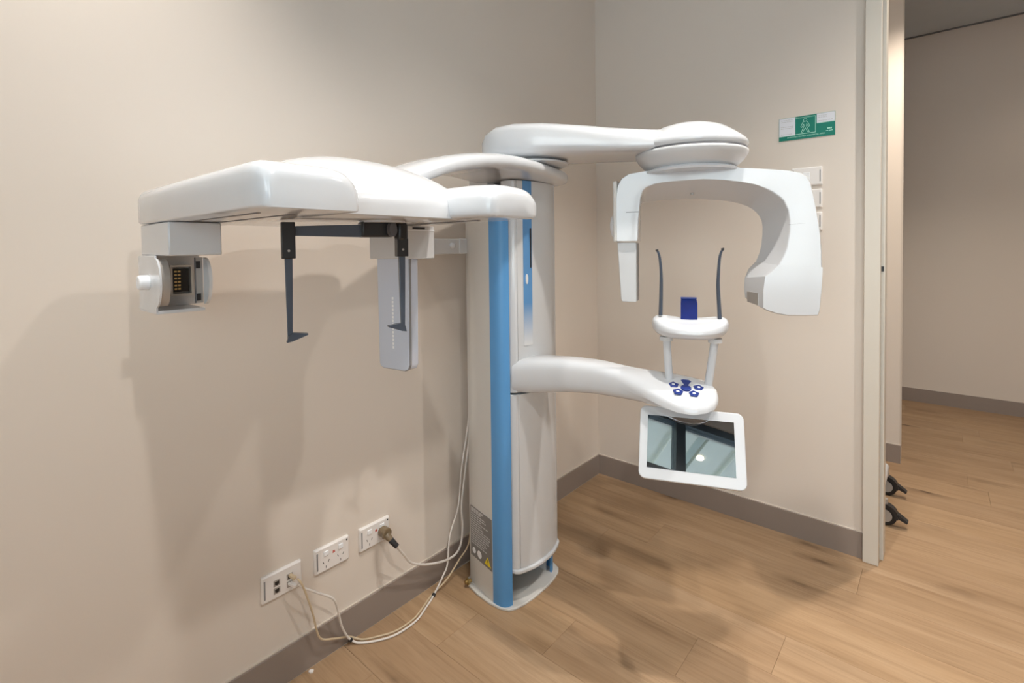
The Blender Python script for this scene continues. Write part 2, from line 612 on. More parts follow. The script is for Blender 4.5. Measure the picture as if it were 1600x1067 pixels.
box('glass_pane', XW - 0.058, XW - 0.052, -1.735, WY1 - 0.07, 2.185, WZ1 - 0.07, M_GLASS, wn, smooth=False)
box('transom', fx0, fx1, -1.735, WY1, 2.12, 2.185, M_FRAME, wn, smooth=False)

# outside: covered walkway
so = empty('awning', (XW - 1.8, -2.2, 3.02), 'pale corrugated awning roof outside the window, mirrored in the dark screen', 'awning')
bm = bmesh.new()
pts = []
y = -5.6
while y < 1.2:
    pts += [(y, 3.0), (y + 0.235, 3.0), (y + 0.245, 3.05), (y + 0.30, 3.05)]
    y += 0.31
top = [(p[0], p[1] + 0.006) for p in pts][::-1]
bm_prism(bm, pts + top, 0, 3.2, Matrix(((0, 0, -1, XW - 0.25), (1, 0, 0, 0), (0, 1, 0, 0), (0, 0, 0, 1))))
put('corrugated_sheet', bm, M_SOFFIT, so, smooth=False)
y = -5.33
while y < 1.0:
    box('rib_shade_strip', XW - 3.4, XW - 0.26, y, y + 0.07, 2.990, 3.0, M_RIBSHADE, so, smooth=False)  # darker strips added to paint the shading the evenly lit ribs lack
    y += 0.62
box('fascia', XW - 3.5, XW - 3.45, -5.6, 1.2, 2.93, 3.06, M_FRAME, so, smooth=False)
cyl('soffit_lamp', (XW - 0.85, -2.30, 2.985), (XW - 0.85, -2.30, 2.999), 0.035, M_LAMP, so)
for yy in (-5.2, 0.9):
    box('post', XW - 3.52, XW - 3.44, yy, yy + 0.08, -0.1, 2.93, M_FRAME, so, smooth=False)
tag(box('ground', XW - 14, XW - 0.2, -12, 9, -0.2, -0.1, M_PAVE, smooth=False), **S)

# downlights
for i, (x, y, watts, cone, blend, tint) in enumerate(DOWNLIGHTS):
    wh = ['nearest the window', 'close to the left wall over the long arm head', 'above the rotating arm', 'over the middle of the room', 'beyond the door opening', 'at the far end of the corridor'][i]
    e = empty('downlight', (x, y, CEIL - 0.002), 'round white recessed ceiling downlight ' + wh, 'downlight', 'recessed downlights')
    bm = bm_lathe(bmesh.new(), [(0.045, CEIL - 0.001), (0.046, CEIL - 0.010), (0.062, CEIL - 0.006), (0.063, CEIL - 0.001)], (x, y), 32)
    put('bezel', bm, M_SATIN, e)
    cyl('lens', (x, y, CEIL - 0.001), (x, y, CEIL - 0.0045), 0.044, M_LAMP, e)
    ld = bpy.data.lights.new('lamp', 'SPOT')
    ld.energy = watts
    ld.spot_size = math.radians(cone * 2)
    ld.spot_blend = blend
    ld.shadow_soft_size = 0.035
    ld.color = tint
    lo = bpy.data.objects.new('lamp', ld)
    lo.location = (x, y, CEIL - 0.02)
    COL.objects.link(lo)

# ================================================================= dental x-ray machine
mc = empty('dental_xray_machine', (-0.985, -0.2, 0.0),
           'tall white dental x-ray machine with blue column stripes, standing against the left wall', 'x-ray machine')
CX = -0.987


def mirx(pts):
    return [(2 * CX - x, y) for x, y in pts][::-1]


# base plate
bp_l = [(-1.085, -0.075), (-1.115, -0.082), (-1.135, -0.105), (-1.149, -0.168), (-1.155, -0.235), (-1.150, -0.285), (-1.137, -0.314), (-1.115, -0.328), (-1.075, -0.338), (-1.03, -0.343)]
prism('base_plate', bp_l + mirx(bp_l), 0.0, 0.009, M_CREAM, mc, bevel=0.002)
# side shells of the fixed column
H1 = 1.40
for sgn in (0, 1):
    f = (lambda p: p) if sgn == 0 else (lambda p: [(x - 0.018, y) for x, y in mirx(p)])
    white = f([(-1.098, -0.085), (-1.112, -0.098), (-1.128, -0.165), (-1.146, -0.248), (-1.140, -0.2497), (-1.118, -0.165), (-1.10, -0.10)])
    blue = f([(-1.146, -0.248), (-1.1475, -0.268), (-1.145, -0.285), (-1.139, -0.298), (-1.128, -0.306), (-1.1125, -0.311), (-1.1115, -0.303), (-1.125, -0.298), (-1.134, -0.288), (-1.138, -0.27), (-1.138, -0.25)])
    sh = prism('side_shell', white, 0.009, H1, M_CREAM, mc, bevel=0.0006)
    prism('blue_strip', blue, 0.009, H1, M_BLUE, mc, label='bright blue vertical strip', angle=30)
    if sgn == 0:
        # rating label on the lower part of the left shell, follows the shell's slant
        A, B = Vector((-1.1145, -0.104, 0)), Vector((-1.1457, -0.2465, 0))
        u = (B - A).normalized()
        nrm = Vector((-u.y, u.x, 0))
        if nrm.x > 0: nrm = -nrm
        ML = Matrix(((u.x, 0, nrm.x, A.x), (u.y, 0, nrm.y, A.y), (0, 1, 0, 0), (0, 0, 0, 1)))
        LW = (B - A).length
        lab = put('rating_label', bm_box(bmesh.new(), 0.004, LW - 0.001, 0.118, 0.305, -0.001, 0.0018, ML), M_LABELBG, sh, smooth=False, label='dark grey rating label with small print')
        bm = bmesh.new()
        z = 0.295
        random.seed(3)
        while z > 0.165:
            x = 0.010
            h = 0.0075 if z > 0.28 else 0.0036
            end = random.uniform(0.5, 0.95) * LW
            while x < end:
                wd = random.uniform(0.008, 0.02)
                bm_box(bm, x, min(x + wd, end), z, z + h, 0.0018, 0.0023, ML)
                x += wd + 0.003
            z -= 0.0085
        tag(put('small_print', bm, M_TEXTG, sh, smooth=False), kind='stuff')
        bm = bmesh.new()
        bm_prism(bm, [(0.098, 0.128), (0.138, 0.128), (0.118, 0.158)], 0.0018, 0.0026, ML)
        put('warning_triangle', bm, M_YELLOW, sh, smooth=False, label='yellow warning triangle')
        bm = bmesh.new()
        bm_prism(bm, [(0.1165, 0.139), (0.1195, 0.139), (0.1195, 0.150), (0.1165, 0.150)], 0.0026, 0.0029, ML)
        bm_prism(bm, [(0.1165, 0.133), (0.1195, 0.133), (0.1195, 0.136), (0.1165, 0.136)], 0.0026, 0.0029, ML)
        put('warning_mark', bm, M_BLACK, sh, smooth=False)
        bm = bmesh.new()
        for (cx_, cz_, r_) in ((0.028, 0.142, 0.011), (0.064, 0.142, 0.014)):
            bm_prism(bm, [(cx_ + r_ * math.cos(i * math.pi / 8), cz_ + r_ * math.sin(i * math.pi / 8)) for i in range(16)], 0.0018, 0.0024, ML)
        put('round_symbol', bm, M_ICON, sh, smooth=False)
# back panel and floor-level inner wall of the column
box('back_panel', -1.100, -0.874, -0.098, -0.085, 0.009, H1 + 0.02, M_SATIN, mc)
box('inner_wall', -0.884, -0.878, -0.285, -0.10, 0.009, H1, M_SATIN, mc, smooth=False)
cyl('cable_hole', (-0.885, -0.20, 0.07), (-0.8835, -0.20, 0.07), 0.008, M_BLACK, mc)
# brass earth stud at the back left of the base
es = cyl('earth_stud', (-1.127, -0.115, 0.022), (-1.150, -0.108, 0.022), 0.007, M_BRASS, mc)
cyl('stud_nut', (-1.136, -0.112, 0.022), (-1.142, -0.110, 0.022), 0.013, M_BRASS, es, n=6)
# telescopic mast between the fixed column and the shoulder
box('mast', -1.094, -0.89, -0.195, -0.10, 0.6, 1.535, M_WHITE, mc, bevel=0.004)
box('mast_rail', -1.054, -1.026, -0.203, -0.190, 0.9, 1.53, M_DGREY, mc, smooth=False, label='dark inner rail of the mast')

# moving carriage, two boxes: upper and lower


def carriage_outline(off=0.0):
    l = [(-1.108, -0.265), (-1.108, -0.300 - off), (-1.104, -0.318 - off), (-1.094, -0.330 - off), (-1.075, -0.338 - off), (-1.04, -0.350 - off), (-1.00, -0.356 - off)]
    return l + [(2 * (CX + 0.010) - x, y) for x, y in l][::-1]


CC = 2 * (CX + 0.010)


def mirc(pts):
    return [(CC - x, y) for x, y in pts][::-1]


side = [(-1.106, -0.272), (-1.108, -0.298), (-1.1055, -0.313), (-1.096, -0.325), (-1.088, -0.328), (-1.088, -0.272)]
front = [(-1.0865, -0.272), (-1.0865, -0.3285), (-1.066, -0.338), (-1.03, -0.3475), (CC / 2, -0.351)]
frontF = front + mirc(front[:-1])
for name, z0, z1 in (('lower_carriage', 0.135, 0.758), ('upper_carriage', 0.766, 1.512)):
    up = name == 'upper_carriage'
    fr = prism(name, frontF, z0, z1, M_SATIN, mc, bevel=0.0012, angle=30)
    prism('carriage_side', side, z0, z1, M_WHITE, fr, bevel=0.0012, angle=30)
    prism('carriage_side', mirc(side), z0, z1, M_WHITE, fr, bevel=0.0012, angle=30)
    if up:
        # blue window strip with slot and key icon, following the curved front
        st1 = [(-1.066, -0.3383), (-1.030, -0.3478), (-1.030, -0.3495), (-1.066, -0.340)]
        bs = prism('blue_window_strip', st1, 0.93, 1.512, M_BLUEFADE, fr, smooth=False, label='blue strip fading into white')
        box('display_slot', -1.0385, -1.033, -0.3498, -0.346, 1.205, 1.345, M_BLACK, fr, smooth=False, label='narrow black slot')
        bm = bmesh.new()
        bm_prism(bm, [(-1.053 + 0.0055 * math.cos(i * math.pi / 8), 1.165 + 0.018 * math.sin(i * math.pi / 8)) for i in range(16)], 0.3424, 0.3456,
                 Matrix(((1, 0, 0, 0), (0, 0, -1, 0), (0, 1, 0, 0), (0, 0, 0, 1))))
        put('key_icon', bm, M_ICON, fr, smooth=False)
    else:
        lip = [(x * 1.0 + (x - CX) * 0.02, y - 0.004) for x, y in carriage_outline(0.0)]
        prism('bottom_tray', lip, 0.120, 0.1345, M_WHITE, fr, bevel=0.004, bseg=3)
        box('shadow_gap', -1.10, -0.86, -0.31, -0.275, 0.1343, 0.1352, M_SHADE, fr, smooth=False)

# wall bracket tying the column to the wall
wb = box('wall_bracket', -1.275, -1.125, -0.102, -0.094, 1.256, 1.312, M_SATIN, mc, bevel=0.003)
box('bracket_end', -1.150, -1.085, -0.106, -0.090, 1.256, 1.313, M_WHITE, wb, bevel=0.003)
box('bracket_foot', -1.275, -1.262, -0.10, 0.0125, 1.256, 1.312, M_SATIN, wb, bevel=0.003)
bm = bm_lathe(bmesh.new(), [(0.012, 0), (0.012, 0.004), (0.0095, 0.009), (0.005, 0.012), (0.0005, 0.013)], (0, 0), 20)
bm.transform(Matrix(((1, 0, 0, -1.185), (0, 0, -1, -0.102), (0, 1, 0, 1.286), (0, 0, 0, 1))))
put('bracket_screw', bm, M_WHITE, wb)

# shoulder: the curved flange from the column top to the cephalostat head


def shoulder_ring(c, d, hw, z0, z1, n=32):
    """rounded cross-section, flat top with a rolled outer lip and a hollow underside"""
    d = Vector((d[0], d[1], 0)).normalized()
    s = Vector((-d.y, d.x, 0))
    h = z1 - z0
    prof = []
    for i in range(n):
        a = 2 * math.pi * i / n
        x = math.copysign(abs(math.cos(a)) ** 0.62, math.cos(a))
        y = math.copysign(abs(math.sin(a)) ** 0.75, math.sin(a))
        if y < 0:      # hollow underside
            y = y * (1.0 - 0.30 * (1 - abs(x) ** 4))
        prof.append(Vector((c[0], c[1], (z0 + z1) / 2)) + s * (x * hw) + Vector((0, 0, y * h / 2)))
    return prof


stn = [((-0.808, -0.245), 0.06, 1.515, 1.560), ((-0.811, -0.245), 0.09, 1.506, 1.566), ((-0.835, -0.245), 0.130, 1.501, 1.570), ((-0.90, -0.25), 0.155, 1.500, 1.572),
       ((-0.987, -0.262), 0.165, 1.502, 1.573), ((-1.10, -0.285), 0.165, 1.506, 1.574), ((-1.22, -0.31), 0.155, 1.510, 1.576),
       ((-1.34, -0.325), 0.14, 1.505, 1.568), ((-1.44, -0.335), 0.125, 1.488, 1.550), ((-1.53, -0.34), 0.115, 1.463, 1.525), ((-1.61, -0.345), 0.11, 1.430, 1.492), ((-1.70, -0.35), 0.10, 1.39, 1.45)]
rings = []
for i, (c, hw, z0, z1) in enumerate(stn):
    a = stn[max(i - 1, 0)][0]
    b = stn[min(i + 1, len(stn) - 1)][0]
    rings.append(shoulder_ring(c, (a[0] - b[0], a[1] - b[1]), hw, z0, z1))
put('shoulder', bm_loft(bmesh.new(), rings), M_WHITE, mc, angle=60, sub=1)

# pivot discs of the rotating arm
pv = put('arm_pivot', bm_lathe(bmesh.new(), [(0.11, 1.564), (0.122, 1.568), (0.122, 1.573), (0.10, 1.575)], (-1.005, -0.345), 48), M_SATIN, mc)
put('pivot_gap', bm_lathe(bmesh.new(), [(0.105, 1.574), (0.105, 1.581)], (-1.005, -0.345), 40), M_SHADE, pv)

# rotating arm: from pivot to the round hub
A0, A1 = Vector((-1.03, -0.30)), Vector((-0.767, -0.818))
dA = (A1 - A0).normalized()
sA = Vector((dA.y, -dA.x))      # towards -x side is negative


def arm_ring(c, hw, z0, zs, z1, n=36):
    """vertical lower side up to zs, domed top up to z1"""
    out = []
    for i in range(n):
        a = 2 * math.pi * i / n
        ca, sa = math.cos(a), math.sin(a)
        x = math.copysign(abs(ca) ** 0.45, ca)
        if sa >= 0:
            z = zs + (z1 - zs) * abs(sa) ** 0.9
            x = math.copysign(abs(ca) ** 0.75, ca)
        else:
            z = z0 + (zs - z0) * (1 - abs(sa) ** 0.35)
        out.append(Vector((c.x + sA.x * x * hw, c.y + sA.y * x * hw, z)))
    return out


L_A = (A1 - A0).length
stA = [(-0.13, 0.03, 1.60, 1.625, 1.64), (-0.122, 0.07, 1.59, 1.640, 1.66), (-0.10, 0.10, 1.583, 1.655, 1.685), (-0.06, 0.125, 1.58, 1.665, 1.702), (0.0, 0.135, 1.58, 1.668, 1.708), (0.10, 0.135, 1.58, 1.662, 1.704),
       (0.22, 0.130, 1.58, 1.645, 1.690), (0.34, 0.128, 1.58, 1.618, 1.674), (0.45, 0.13, 1.58, 1.602, 1.662), (L_A, 0.12, 1.58, 1.60, 1.650)]
rings = [arm_ring(Vector((A0.x + dA.x * t, A0.y + dA.y * t, 0)), hw, z0, zs, z1) for t, hw, z0, zs, z1 in stA]
put('rotating_arm', bm_loft(bmesh.new(), rings), M_WHITE, mc, angle=60)

# round hub over the C-arm
HC = (-0.767, -0.818)
hub = put('hub_cover', bm_lathe(bmesh.new(), [(0.15, 1.586), (0.172, 1.588), (0.177, 1.596), (0.177, 1.606), (0.173, 1.613), (0.161, 1.624), (0.140, 1.640), (0.112, 1.659), (0.075, 1.672), (0.035, 1.679), (0.001, 1.680)], HC, 64), M_WHITE, mc, angle=50)
put('hub_seam', bm_lathe(bmesh.new(), [(0.173, 1.582), (0.1745, 1.5845), (0.173, 1.5885)], HC, 64), M_SHADE, hub)
put('hub_bowl', bm_lathe(bmesh.new(), [(0.12, 1.525), (0.138, 1.530), (0.147, 1.536), (0.160, 1.548), (0.171, 1.562), (0.177, 1.573), (0.177, 1.580), (0.172, 1.5835), (0.10, 1.584)], HC, 64), M_SATIN, mc, angle=60)
put('hub_neck', bm_lathe(bmesh.new(), [(0.150, 1.515), (0.152, 1.521), (0.142, 1.528), (0.13, 1.533)], HC, 64), M_WHITE, mc, angle=60)

# C-arm, in a frame: s along D, t along N (away from the camera), z up
Dv = Vector((0.36975, -0.92913, 0))
Nv = Vector((0.92913, 0.36975, 0))
PC = Vector((-0.7729, -0.8023, 0))
SC = 1.135


def CP(s, z, t=0.0):
    """s, z measured on the nearer reference plane; scaled to the C-arm's own plane"""
    q = PC + Dv * (s * SC) + Nv * t
    return Vector((q.x, q.y, 1.2752 + (z - 1.2752) * SC))


# stations: outer point, inner point on the front face, inner point on the rear
C_ST = [((-0.195, 1.292), (-0.132, 1.292), (-0.132, 1.292)),
        ((-0.196, 1.360), (-0.128, 1.360), (-0.131, 1.360)),
        ((-0.196, 1.420), (-0.122, 1.418), (-0.131, 1.405)),
        ((-0.192, 1.455), (-0.115, 1.438), (-0.126, 1.412)),
        ((-0.181, 1.476), (-0.104, 1.448), (-0.112, 1.414)),
        ((-0.160, 1.490), (-0.080, 1.455), (-0.085, 1.416)),
        ((-0.115, 1.496), (-0.052, 1.458), (-0.050, 1.418)),
        ((-0.050, 1.499), (0.000, 1.460), (0.000, 1.418)),
        ((0.029, 1.4975), (0.050, 1.461), (0.045, 1.416)),
        ((0.100, 1.493), (0.100, 1.456), (0.085, 1.412)),
        ((0.160, 1.488), (0.145, 1.448), (0.120, 1.407)),
        ((0.215, 1.482), (0.179, 1.439), (0.150, 1.399)),
        ((0.264, 1.475), (0.206, 1.427), (0.172, 1.390)),
        ((0.290, 1.468), (0.221, 1.418), (0.186, 1.381)),
        ((0.306, 1.458), (0.238, 1.404), (0.197, 1.370)),
        ((0.315, 1.440), (0.249, 1.393), (0.205, 1.359)),
        ((0.322, 1.405), (0.260, 1.368), (0.211, 1.345)),
        ((0.328, 1.372), (0.264, 1.340), (0.213, 1.328)),
        ((0.334, 1.335), (0.2635, 1.310), (0.2125, 1.305)),
        ((0.339, 1.300), (0.257, 1.267), (0.210, 1.275)),
        ((0.342, 1.255), (0.248, 1.242), (0.204, 1.250)),
        ((0.343, 1.215), (0.237, 1.221), (0.195, 1.226))]
bm = bmesh.new()
rings = []
TF, TB = -0.065, 0.075
for (o_, f_, b_) in C_ST:
    def L2(a, b, u): return (a[0] + (b[0] - a[0]) * u, a[1] + (b[1] - a[1]) * u)
    fo = L2(o_, f_, 0.05)
    ff = L2(f_, o_, 0.05)
    r = [CP(*L2(o_, f_, 0.0), TF + 0.012), CP(*fo, TF), CP(*ff, TF), CP(*f_, TF + 0.006), CP(*b_, TB - 0.02), CP(*L2(b_, o_, 0.1), TB), CP(*L2(o_, b_, 0.12), TB), CP(*o_, TB - 0.02)]
    rings.append(r)
bm_loft(bm, rings)
carm = put('c_arm', bm, M_WHITE, mc, angle=60, wn=True)

# tube head: the widened lower right end
TH_out = [(0.343, 1.215), (0.341, 1.160), (0.336, 1.100), (0.332, 1.087), (0.300, 1.085), (0.262, 1.084), (0.235, 1.088), (0.210, 1.096), (0.199, 1.103), (0.199, 1.150), (0.204, 1.190), (0.221, 1.203), (0.237, 1.221)]
TH_back = [(0.343, 1.215), (0.341, 1.160), (0.336, 1.110), (0.330, 1.098), (0.300, 1.098), (0.240, 1.098), (0.205, 1.102), (0.180, 1.110), (0.166, 1.122), (0.163, 1.150), (0.165, 1.180), (0.175, 1.204), (0.195, 1.226)]
bm = bmesh.new()
k_in = 0.97
cxs, czs = 0.27, 1.15
ins = lambda pts, k: [(cxs + (a - cxs) * (k if b < 1.2 else 1 - (1 - k) * 0.6), b + (1 - k) * 1.6 * max(0.0, 1.15 - b)) for a, b in pts]
bm_loft(bm, [[CP(a, b, TF) for a, b in ins(TH_out, 0.975)], [CP(a, b, TF + 0.005) for a, b in TH_out], [CP(a, b, TB - 0.03) for a, b in TH_back], [CP(a, b, TB) for a, b in ins(TH_back, 0.96)]])
tubeh = put('tube_head', bm, M_WHITE, mc, angle=28, wn=True)
# grey beam window on the inner face
bm = bmesh.new()


def inner_pt(u, v, lift=0.0):
    """u 0..1 rear to front across the inner face, v height"""
    f = (0.199, v); b = (0.1635, v)
    q = CP(b[0] + (f[0] - b[0]) * u - lift, v, (TB - 0.03) + (TF + 0.005 - TB + 0.03) * u)
    return q


q4 = [inner_pt(0.20, 1.112, 0.0015), inner_pt(0.80, 1.108, 0.0015), inner_pt(0.80, 1.142, 0.0015), inner_pt(0.20, 1.142, 0.0015)]
q4b = [inner_pt(0.20, 1.112, -0.002), inner_pt(0.80, 1.108, -0.002), inner_pt(0.80, 1.142, -0.002), inner_pt(0.20, 1.142, -0.002)]
bm_loft(bm, [q4b, q4])
put('beam_window', bm, M_GREY, tubeh, smooth=False, label='small grey beam window')
# seams on the C-arm


def seam(a, b, t, parent, th=0.0012):
    p, q = CP(*a, t), CP(*b, t)
    put('seam_line', bm_cyl(bmesh.new(), p, q, th, n=6), M_SHADE, parent, smooth=False)


seam((-0.165, 1.377), (-0.128, 1.377), TF + 0.0005, carm, 0.0011)
seam((0.262, 1.329), (0.302, 1.332), TF + 0.0005, carm, 0.0006)
# small indicator recess under the beam
cyl('laser_port', CP(0.02, 1.431, -0.005), CP(0.02, 1.424, -0.005), 0.006, M_GREY, carm, n=12)

# sensor leg of the C-arm: side panel, disc, lower detector blade
sl = box('sensor_housing', -0.075, 0.075, -0.008, 0.006, 0, 0.205, M_CREAM, mc, bevel=0.005, bseg=3,
         M=Matrix.Translation(CP(-0.1960, 1.290, 0.01)) @ Matrix(((Nv.x, Dv.x, 0, 0), (Nv.y, Dv.y, 0, 0), (0, 0, 1, 0), (0, 0, 0, 1))), label='cream side cover of the sensor leg')
bm = bm_lathe(bmesh.new(), [(0.040, 0), (0.040, 0.004), (0.034, 0.010), (0.020, 0.014), (0.001, 0.015)], (0, 0), 32)
o_ = CP(-0.2045, 1.338, -0.005)
bm.transform(Matrix.Translation(o_) @ Matrix(((Nv.x, 0, -Dv.x, 0), (Nv.y, 0, -Dv.y, 0), (0, 1, 0, 0), (0, 0, 0, 1))))
put('release_disc', bm, M_ICON, sl, label='white round release disc')
bm = bm_box(bmesh.new(), -0.02, 0.03, -0.003, 0.003, -0.012, 0.012, Matrix.Translation(CP(-0.197, 1.464, 0.0)) @ Matrix(((Nv.x, Dv.x, 0, 0), (Nv.y, Dv.y, 0, 0), (0, 0, 1, 0), (0, 0, 0, 1))))
put('side_label', bm, M_LABELBG, sl, smooth=False)
bm = bmesh.new()
bl = [(-0.192, 1.288), (-0.137, 1.288), (-0.137, 1.114), (-0.140, 1.110), (-0.178, 1.111), (-0.182, 1.116)]
bm_loft(bm, [[CP(a, b, TF + 0.012) for a, b in bl], [CP(a, b, TB - 0.04) for a, b in bl]])
blade = put('detector_blade', bm, M_SATIN, mc, smooth=True, bevel=0.002, label='white tapering detector blade')
bm = bmesh.new()
bm_loft(bm, [[CP(a, b, TF + 0.020) for a, b in ((-0.1368, 1.285), (-0.1350, 1.285), (-0.1350, 1.113), (-0.1368, 1.113))], [CP(a, b, TB - 0.045) for a, b in ((-0.1368, 1.285), (-0.1350, 1.285), (-0.1350, 1.113), (-0.1368, 1.113))]])
put('detector_face', bm, M_LABEL, blade, smooth=False, label='grey detector face')

# patient support arm from the column to the keypad
PA = [((-1.050, -0.300), 0.062, 0.762, 0.880), ((-1.038, -0.345), 0.062, 0.764, 0.888), ((-1.022, -0.40), 0.060, 0.770, 0.893), ((-1.005, -0.50), 0.056, 0.785, 0.899),
      ((-1.000, -0.60), 0.054, 0.797, 0.900), ((-1.002, -0.70), 0.055, 0.802, 0.893), ((-1.005, -0.78), 0.060, 0.808, 0.884), ((-1.004, -0.85), 0.072, 0.808, 0.872),
      ((-1.002, -0.895), 0.080, 0.807, 0.864), ((-0.998, -0.930), 0.078, 0.809, 0.860), ((-0.992, -0.957), 0.062, 0.813, 0.857), ((-0.988, -0.973), 0.040, 0.819, 0.852), ((-0.986, -0.980), 0.012, 0.828, 0.842)]
rings = []
for i, (c, hw, z0, z1) in enumerate(PA):
    a, b = PA[max(i - 1, 0)][0], PA[min(i + 1, len(PA) - 1)][0]
    d = Vector((b[0] - a[0], b[1] - a[1], 0)).normalized()
    s = Vector((-d.y, d.x, 0))
    ring = []
    for k in range(32):
        an = 2 * math.pi * k / 32
        x = math.copysign(abs(math.cos(an)) ** 0.6, math.cos(an))
        z = math.copysign(abs(math.sin(an)) ** 0.6, math.sin(an))
        tilt = 0.30 * max(0.0, min(1.0, (-c[1] - 0.70) / 0.12)) * (1 if z > -0.3 else 0.25)
        ring.append(Vector((c[0], c[1], (z0 + z1) / 2)) + s * x * hw + Vector((0, 0, z * (z1 - z0) / 2 + tilt * x * hw)))
    rings.append(ring)
parm = put('patient_arm', bm_loft(bmesh.new(), rings), M_WHITE, mc, angle=60)
# keypad keys on the arm's end, tilted with the surface
KC = Vector((-1.005, -0.895, 0.8640))
kt = Matrix.Translation(KC) @ Matrix.Rotation(math.radians(-68.3), 4, 'Z') @ Matrix.Rotation(math.radians(-6), 4, 'X')
KM = Matrix.Translation(KC) @ Matrix(((Dv.x, Nv.x, 0, 0), (Dv.y, Nv.y, 0, 0), (-0.05, 0.27, 1, 0), (0, 0, 0, 1)))
for ang in (12, 168, 232, 308):
    pts = []
    for rr, da in ((0.024, -20), (0.042, -20), (0.050, 0), (0.042, 20), (0.024, 20)):
        a = math.radians(ang + da)
        pts.append((rr * math.cos(a), rr * math.sin(a)))
    ko = prism('key', pts, -0.002, 0.0018, M_NAVY, parm, M=KM, bevel=0.0006)
    a = math.radians(ang)
    cxk, cyk = 0.036 * math.cos(a), 0.036 * math.sin(a)
    # the icon is part of the arm's printed keys
    prism('key_icon', [(cxk + 0.0045 * math.cos(i * math.pi / 6), cyk + 0.0045 * math.sin(i * math.pi / 6)) for i in range(12)], 0.0018, 0.0022, M_ICON, parm, M=KM, smooth=False)
prism('key', [(-0.004, 0.010), (-0.015, 0.036), (-0.008, 0.042), (0.008, 0.042), (0.015, 0.036), (0.004, 0.010)], -0.002, 0.0018, M_NAVY, parm, M=KM, bevel=0.0006)
prism('key', [(0.015 * math.cos(i * math.pi / 8), -0.003 + 0.015 * math.sin(i * math.pi / 8)) for i in range(16)], -0.002, 0.002, M_NAVY, parm, M=KM, bevel=0.0006)

# two posts and the chin rest
PP = Vector((-0.970, -0.880, 0))


def QP(s, z, t=0.0):
    q = PP + Dv * s + Nv * t
    return Vector((q.x, q.y, z))


for sgn in (-1, 1):
    a = QP(0.008 + sgn * 0.053, 0.850, 0.0)
    b = QP(0.014 + sgn * 0.068, 1.005, 0.0)
    po = cyl('support_post', a, b, 0.0115, M_WHITE, mc)
    cyl('collar', b - Vector((0, 0, 0.012)), b, 0.0195, M_SATIN, po)
# chin rest: kidney-shaped dish, higher at both ends
rings = []
NSEG = 17
for i in range(NSEG):
    u = -1 + 2 * i / (NSEG - 1)
    s = 0.012 + u * 0.109
    e = (1 - abs(u) ** 4.0) ** 0.5 if abs(u) < 1 else 0.0
    e = max(e, 0.08)
    mid_t = 0.028 * u * u - 0.012
    hw = 0.048 * e + 0.002
    zt = 1.062 + 0.014 * abs(u) ** 1.6
    zb = 1.002 + 0.006 * abs(u) ** 3
    zm = (zt + zb) / 2
    hh = (zt - zb) / 2 * (0.35 + 0.65 * e)
    ring = []
    for k in range(24):
        an = 2 * math.pi * k / 24
        x = math.copysign(abs(math.cos(an)) ** 0.7, math.cos(an))
        z = math.copysign(abs(math.sin(an)) ** 0.7, math.sin(an))
        if z > 0.3:
            z -= 0.45 * (1 - u * u) ** 0.6 * (1 - abs(x)) ** 0.5
        ring.append(QP(s, zm + z * hh + (0.25 * x * hw if z > 0 else 0.0), mid_t + x * hw))
    rings.append(ring)
chin = put('chin_rest', bm_loft(bmesh.new(), rings), M_WHITE, mc, angle=70, sub=1)
box('chin_slot', -0.004, 0.004, -0.004, 0.004, 0, 0.0015, M_BLACK, chin, smooth=False, M=Matrix.Translation(QP(0.016, 1.0445, -0.012)))
# blue plastic bite holder
bt = prism('bite_holder', [(-0.013, 1.045), (0.034, 1.045), (0.034, 1.104), (0.031, 1.121), (-0.012, 1.121), (-0.013, 1.104)], -0.004, 0.006, M_BITE, mc,
           M=Matrix.Translation(PP + Nv * 0.012) @ Matrix(((Dv.x, 0, Nv.x, 0), (Dv.y, 0, Nv.y, 0), (0, 1, 0, 0), (0, 0, 0, 1))), bevel=0.001, label='translucent blue bite holder')
prism('bite_holder_top', [(-0.013, 1.1185), (0.032, 1.1185), (0.032, 1.1225), (-0.013, 1.1225)], -0.008, 0.008, M_NAVY, bt,
      M=Matrix.Translation(PP + Nv * 0.012) @ Matrix(((Dv.x, 0, Nv.x, 0), (Dv.y, 0, Nv.y, 0), (0, 1, 0, 0), (0, 0, 0, 1))), smooth=False)
# temple rods
for sgn, pts in ((-1, [(-0.080, 1.262), (-0.076, 1.254), (-0.072, 1.235), (-0.069, 1.195), (-0.069, 1.150), (-0.071, 1.066)]),
                 (1, [(0.104, 1.264), (0.099, 1.255), (0.095, 1.236), (0.092, 1.195), (0.091, 1.150), (0.0955, 1.060)])):
    tr = tube('temple_rod', [QP(s, z, 0.012) for s, z in pts], lambda u: 0.0032 + 0.0028 * u ** 1.5, M_CARBON, mc, n=8)
    cyl('rod_tip', QP(pts[0][0], pts[0][1], 0.012) + Vector((0, 0, -0.002)), QP(pts[0][0] - 0.001, pts[0][1] + 0.004, 0.012), 0.0042, M_BLACK, tr, n=10)

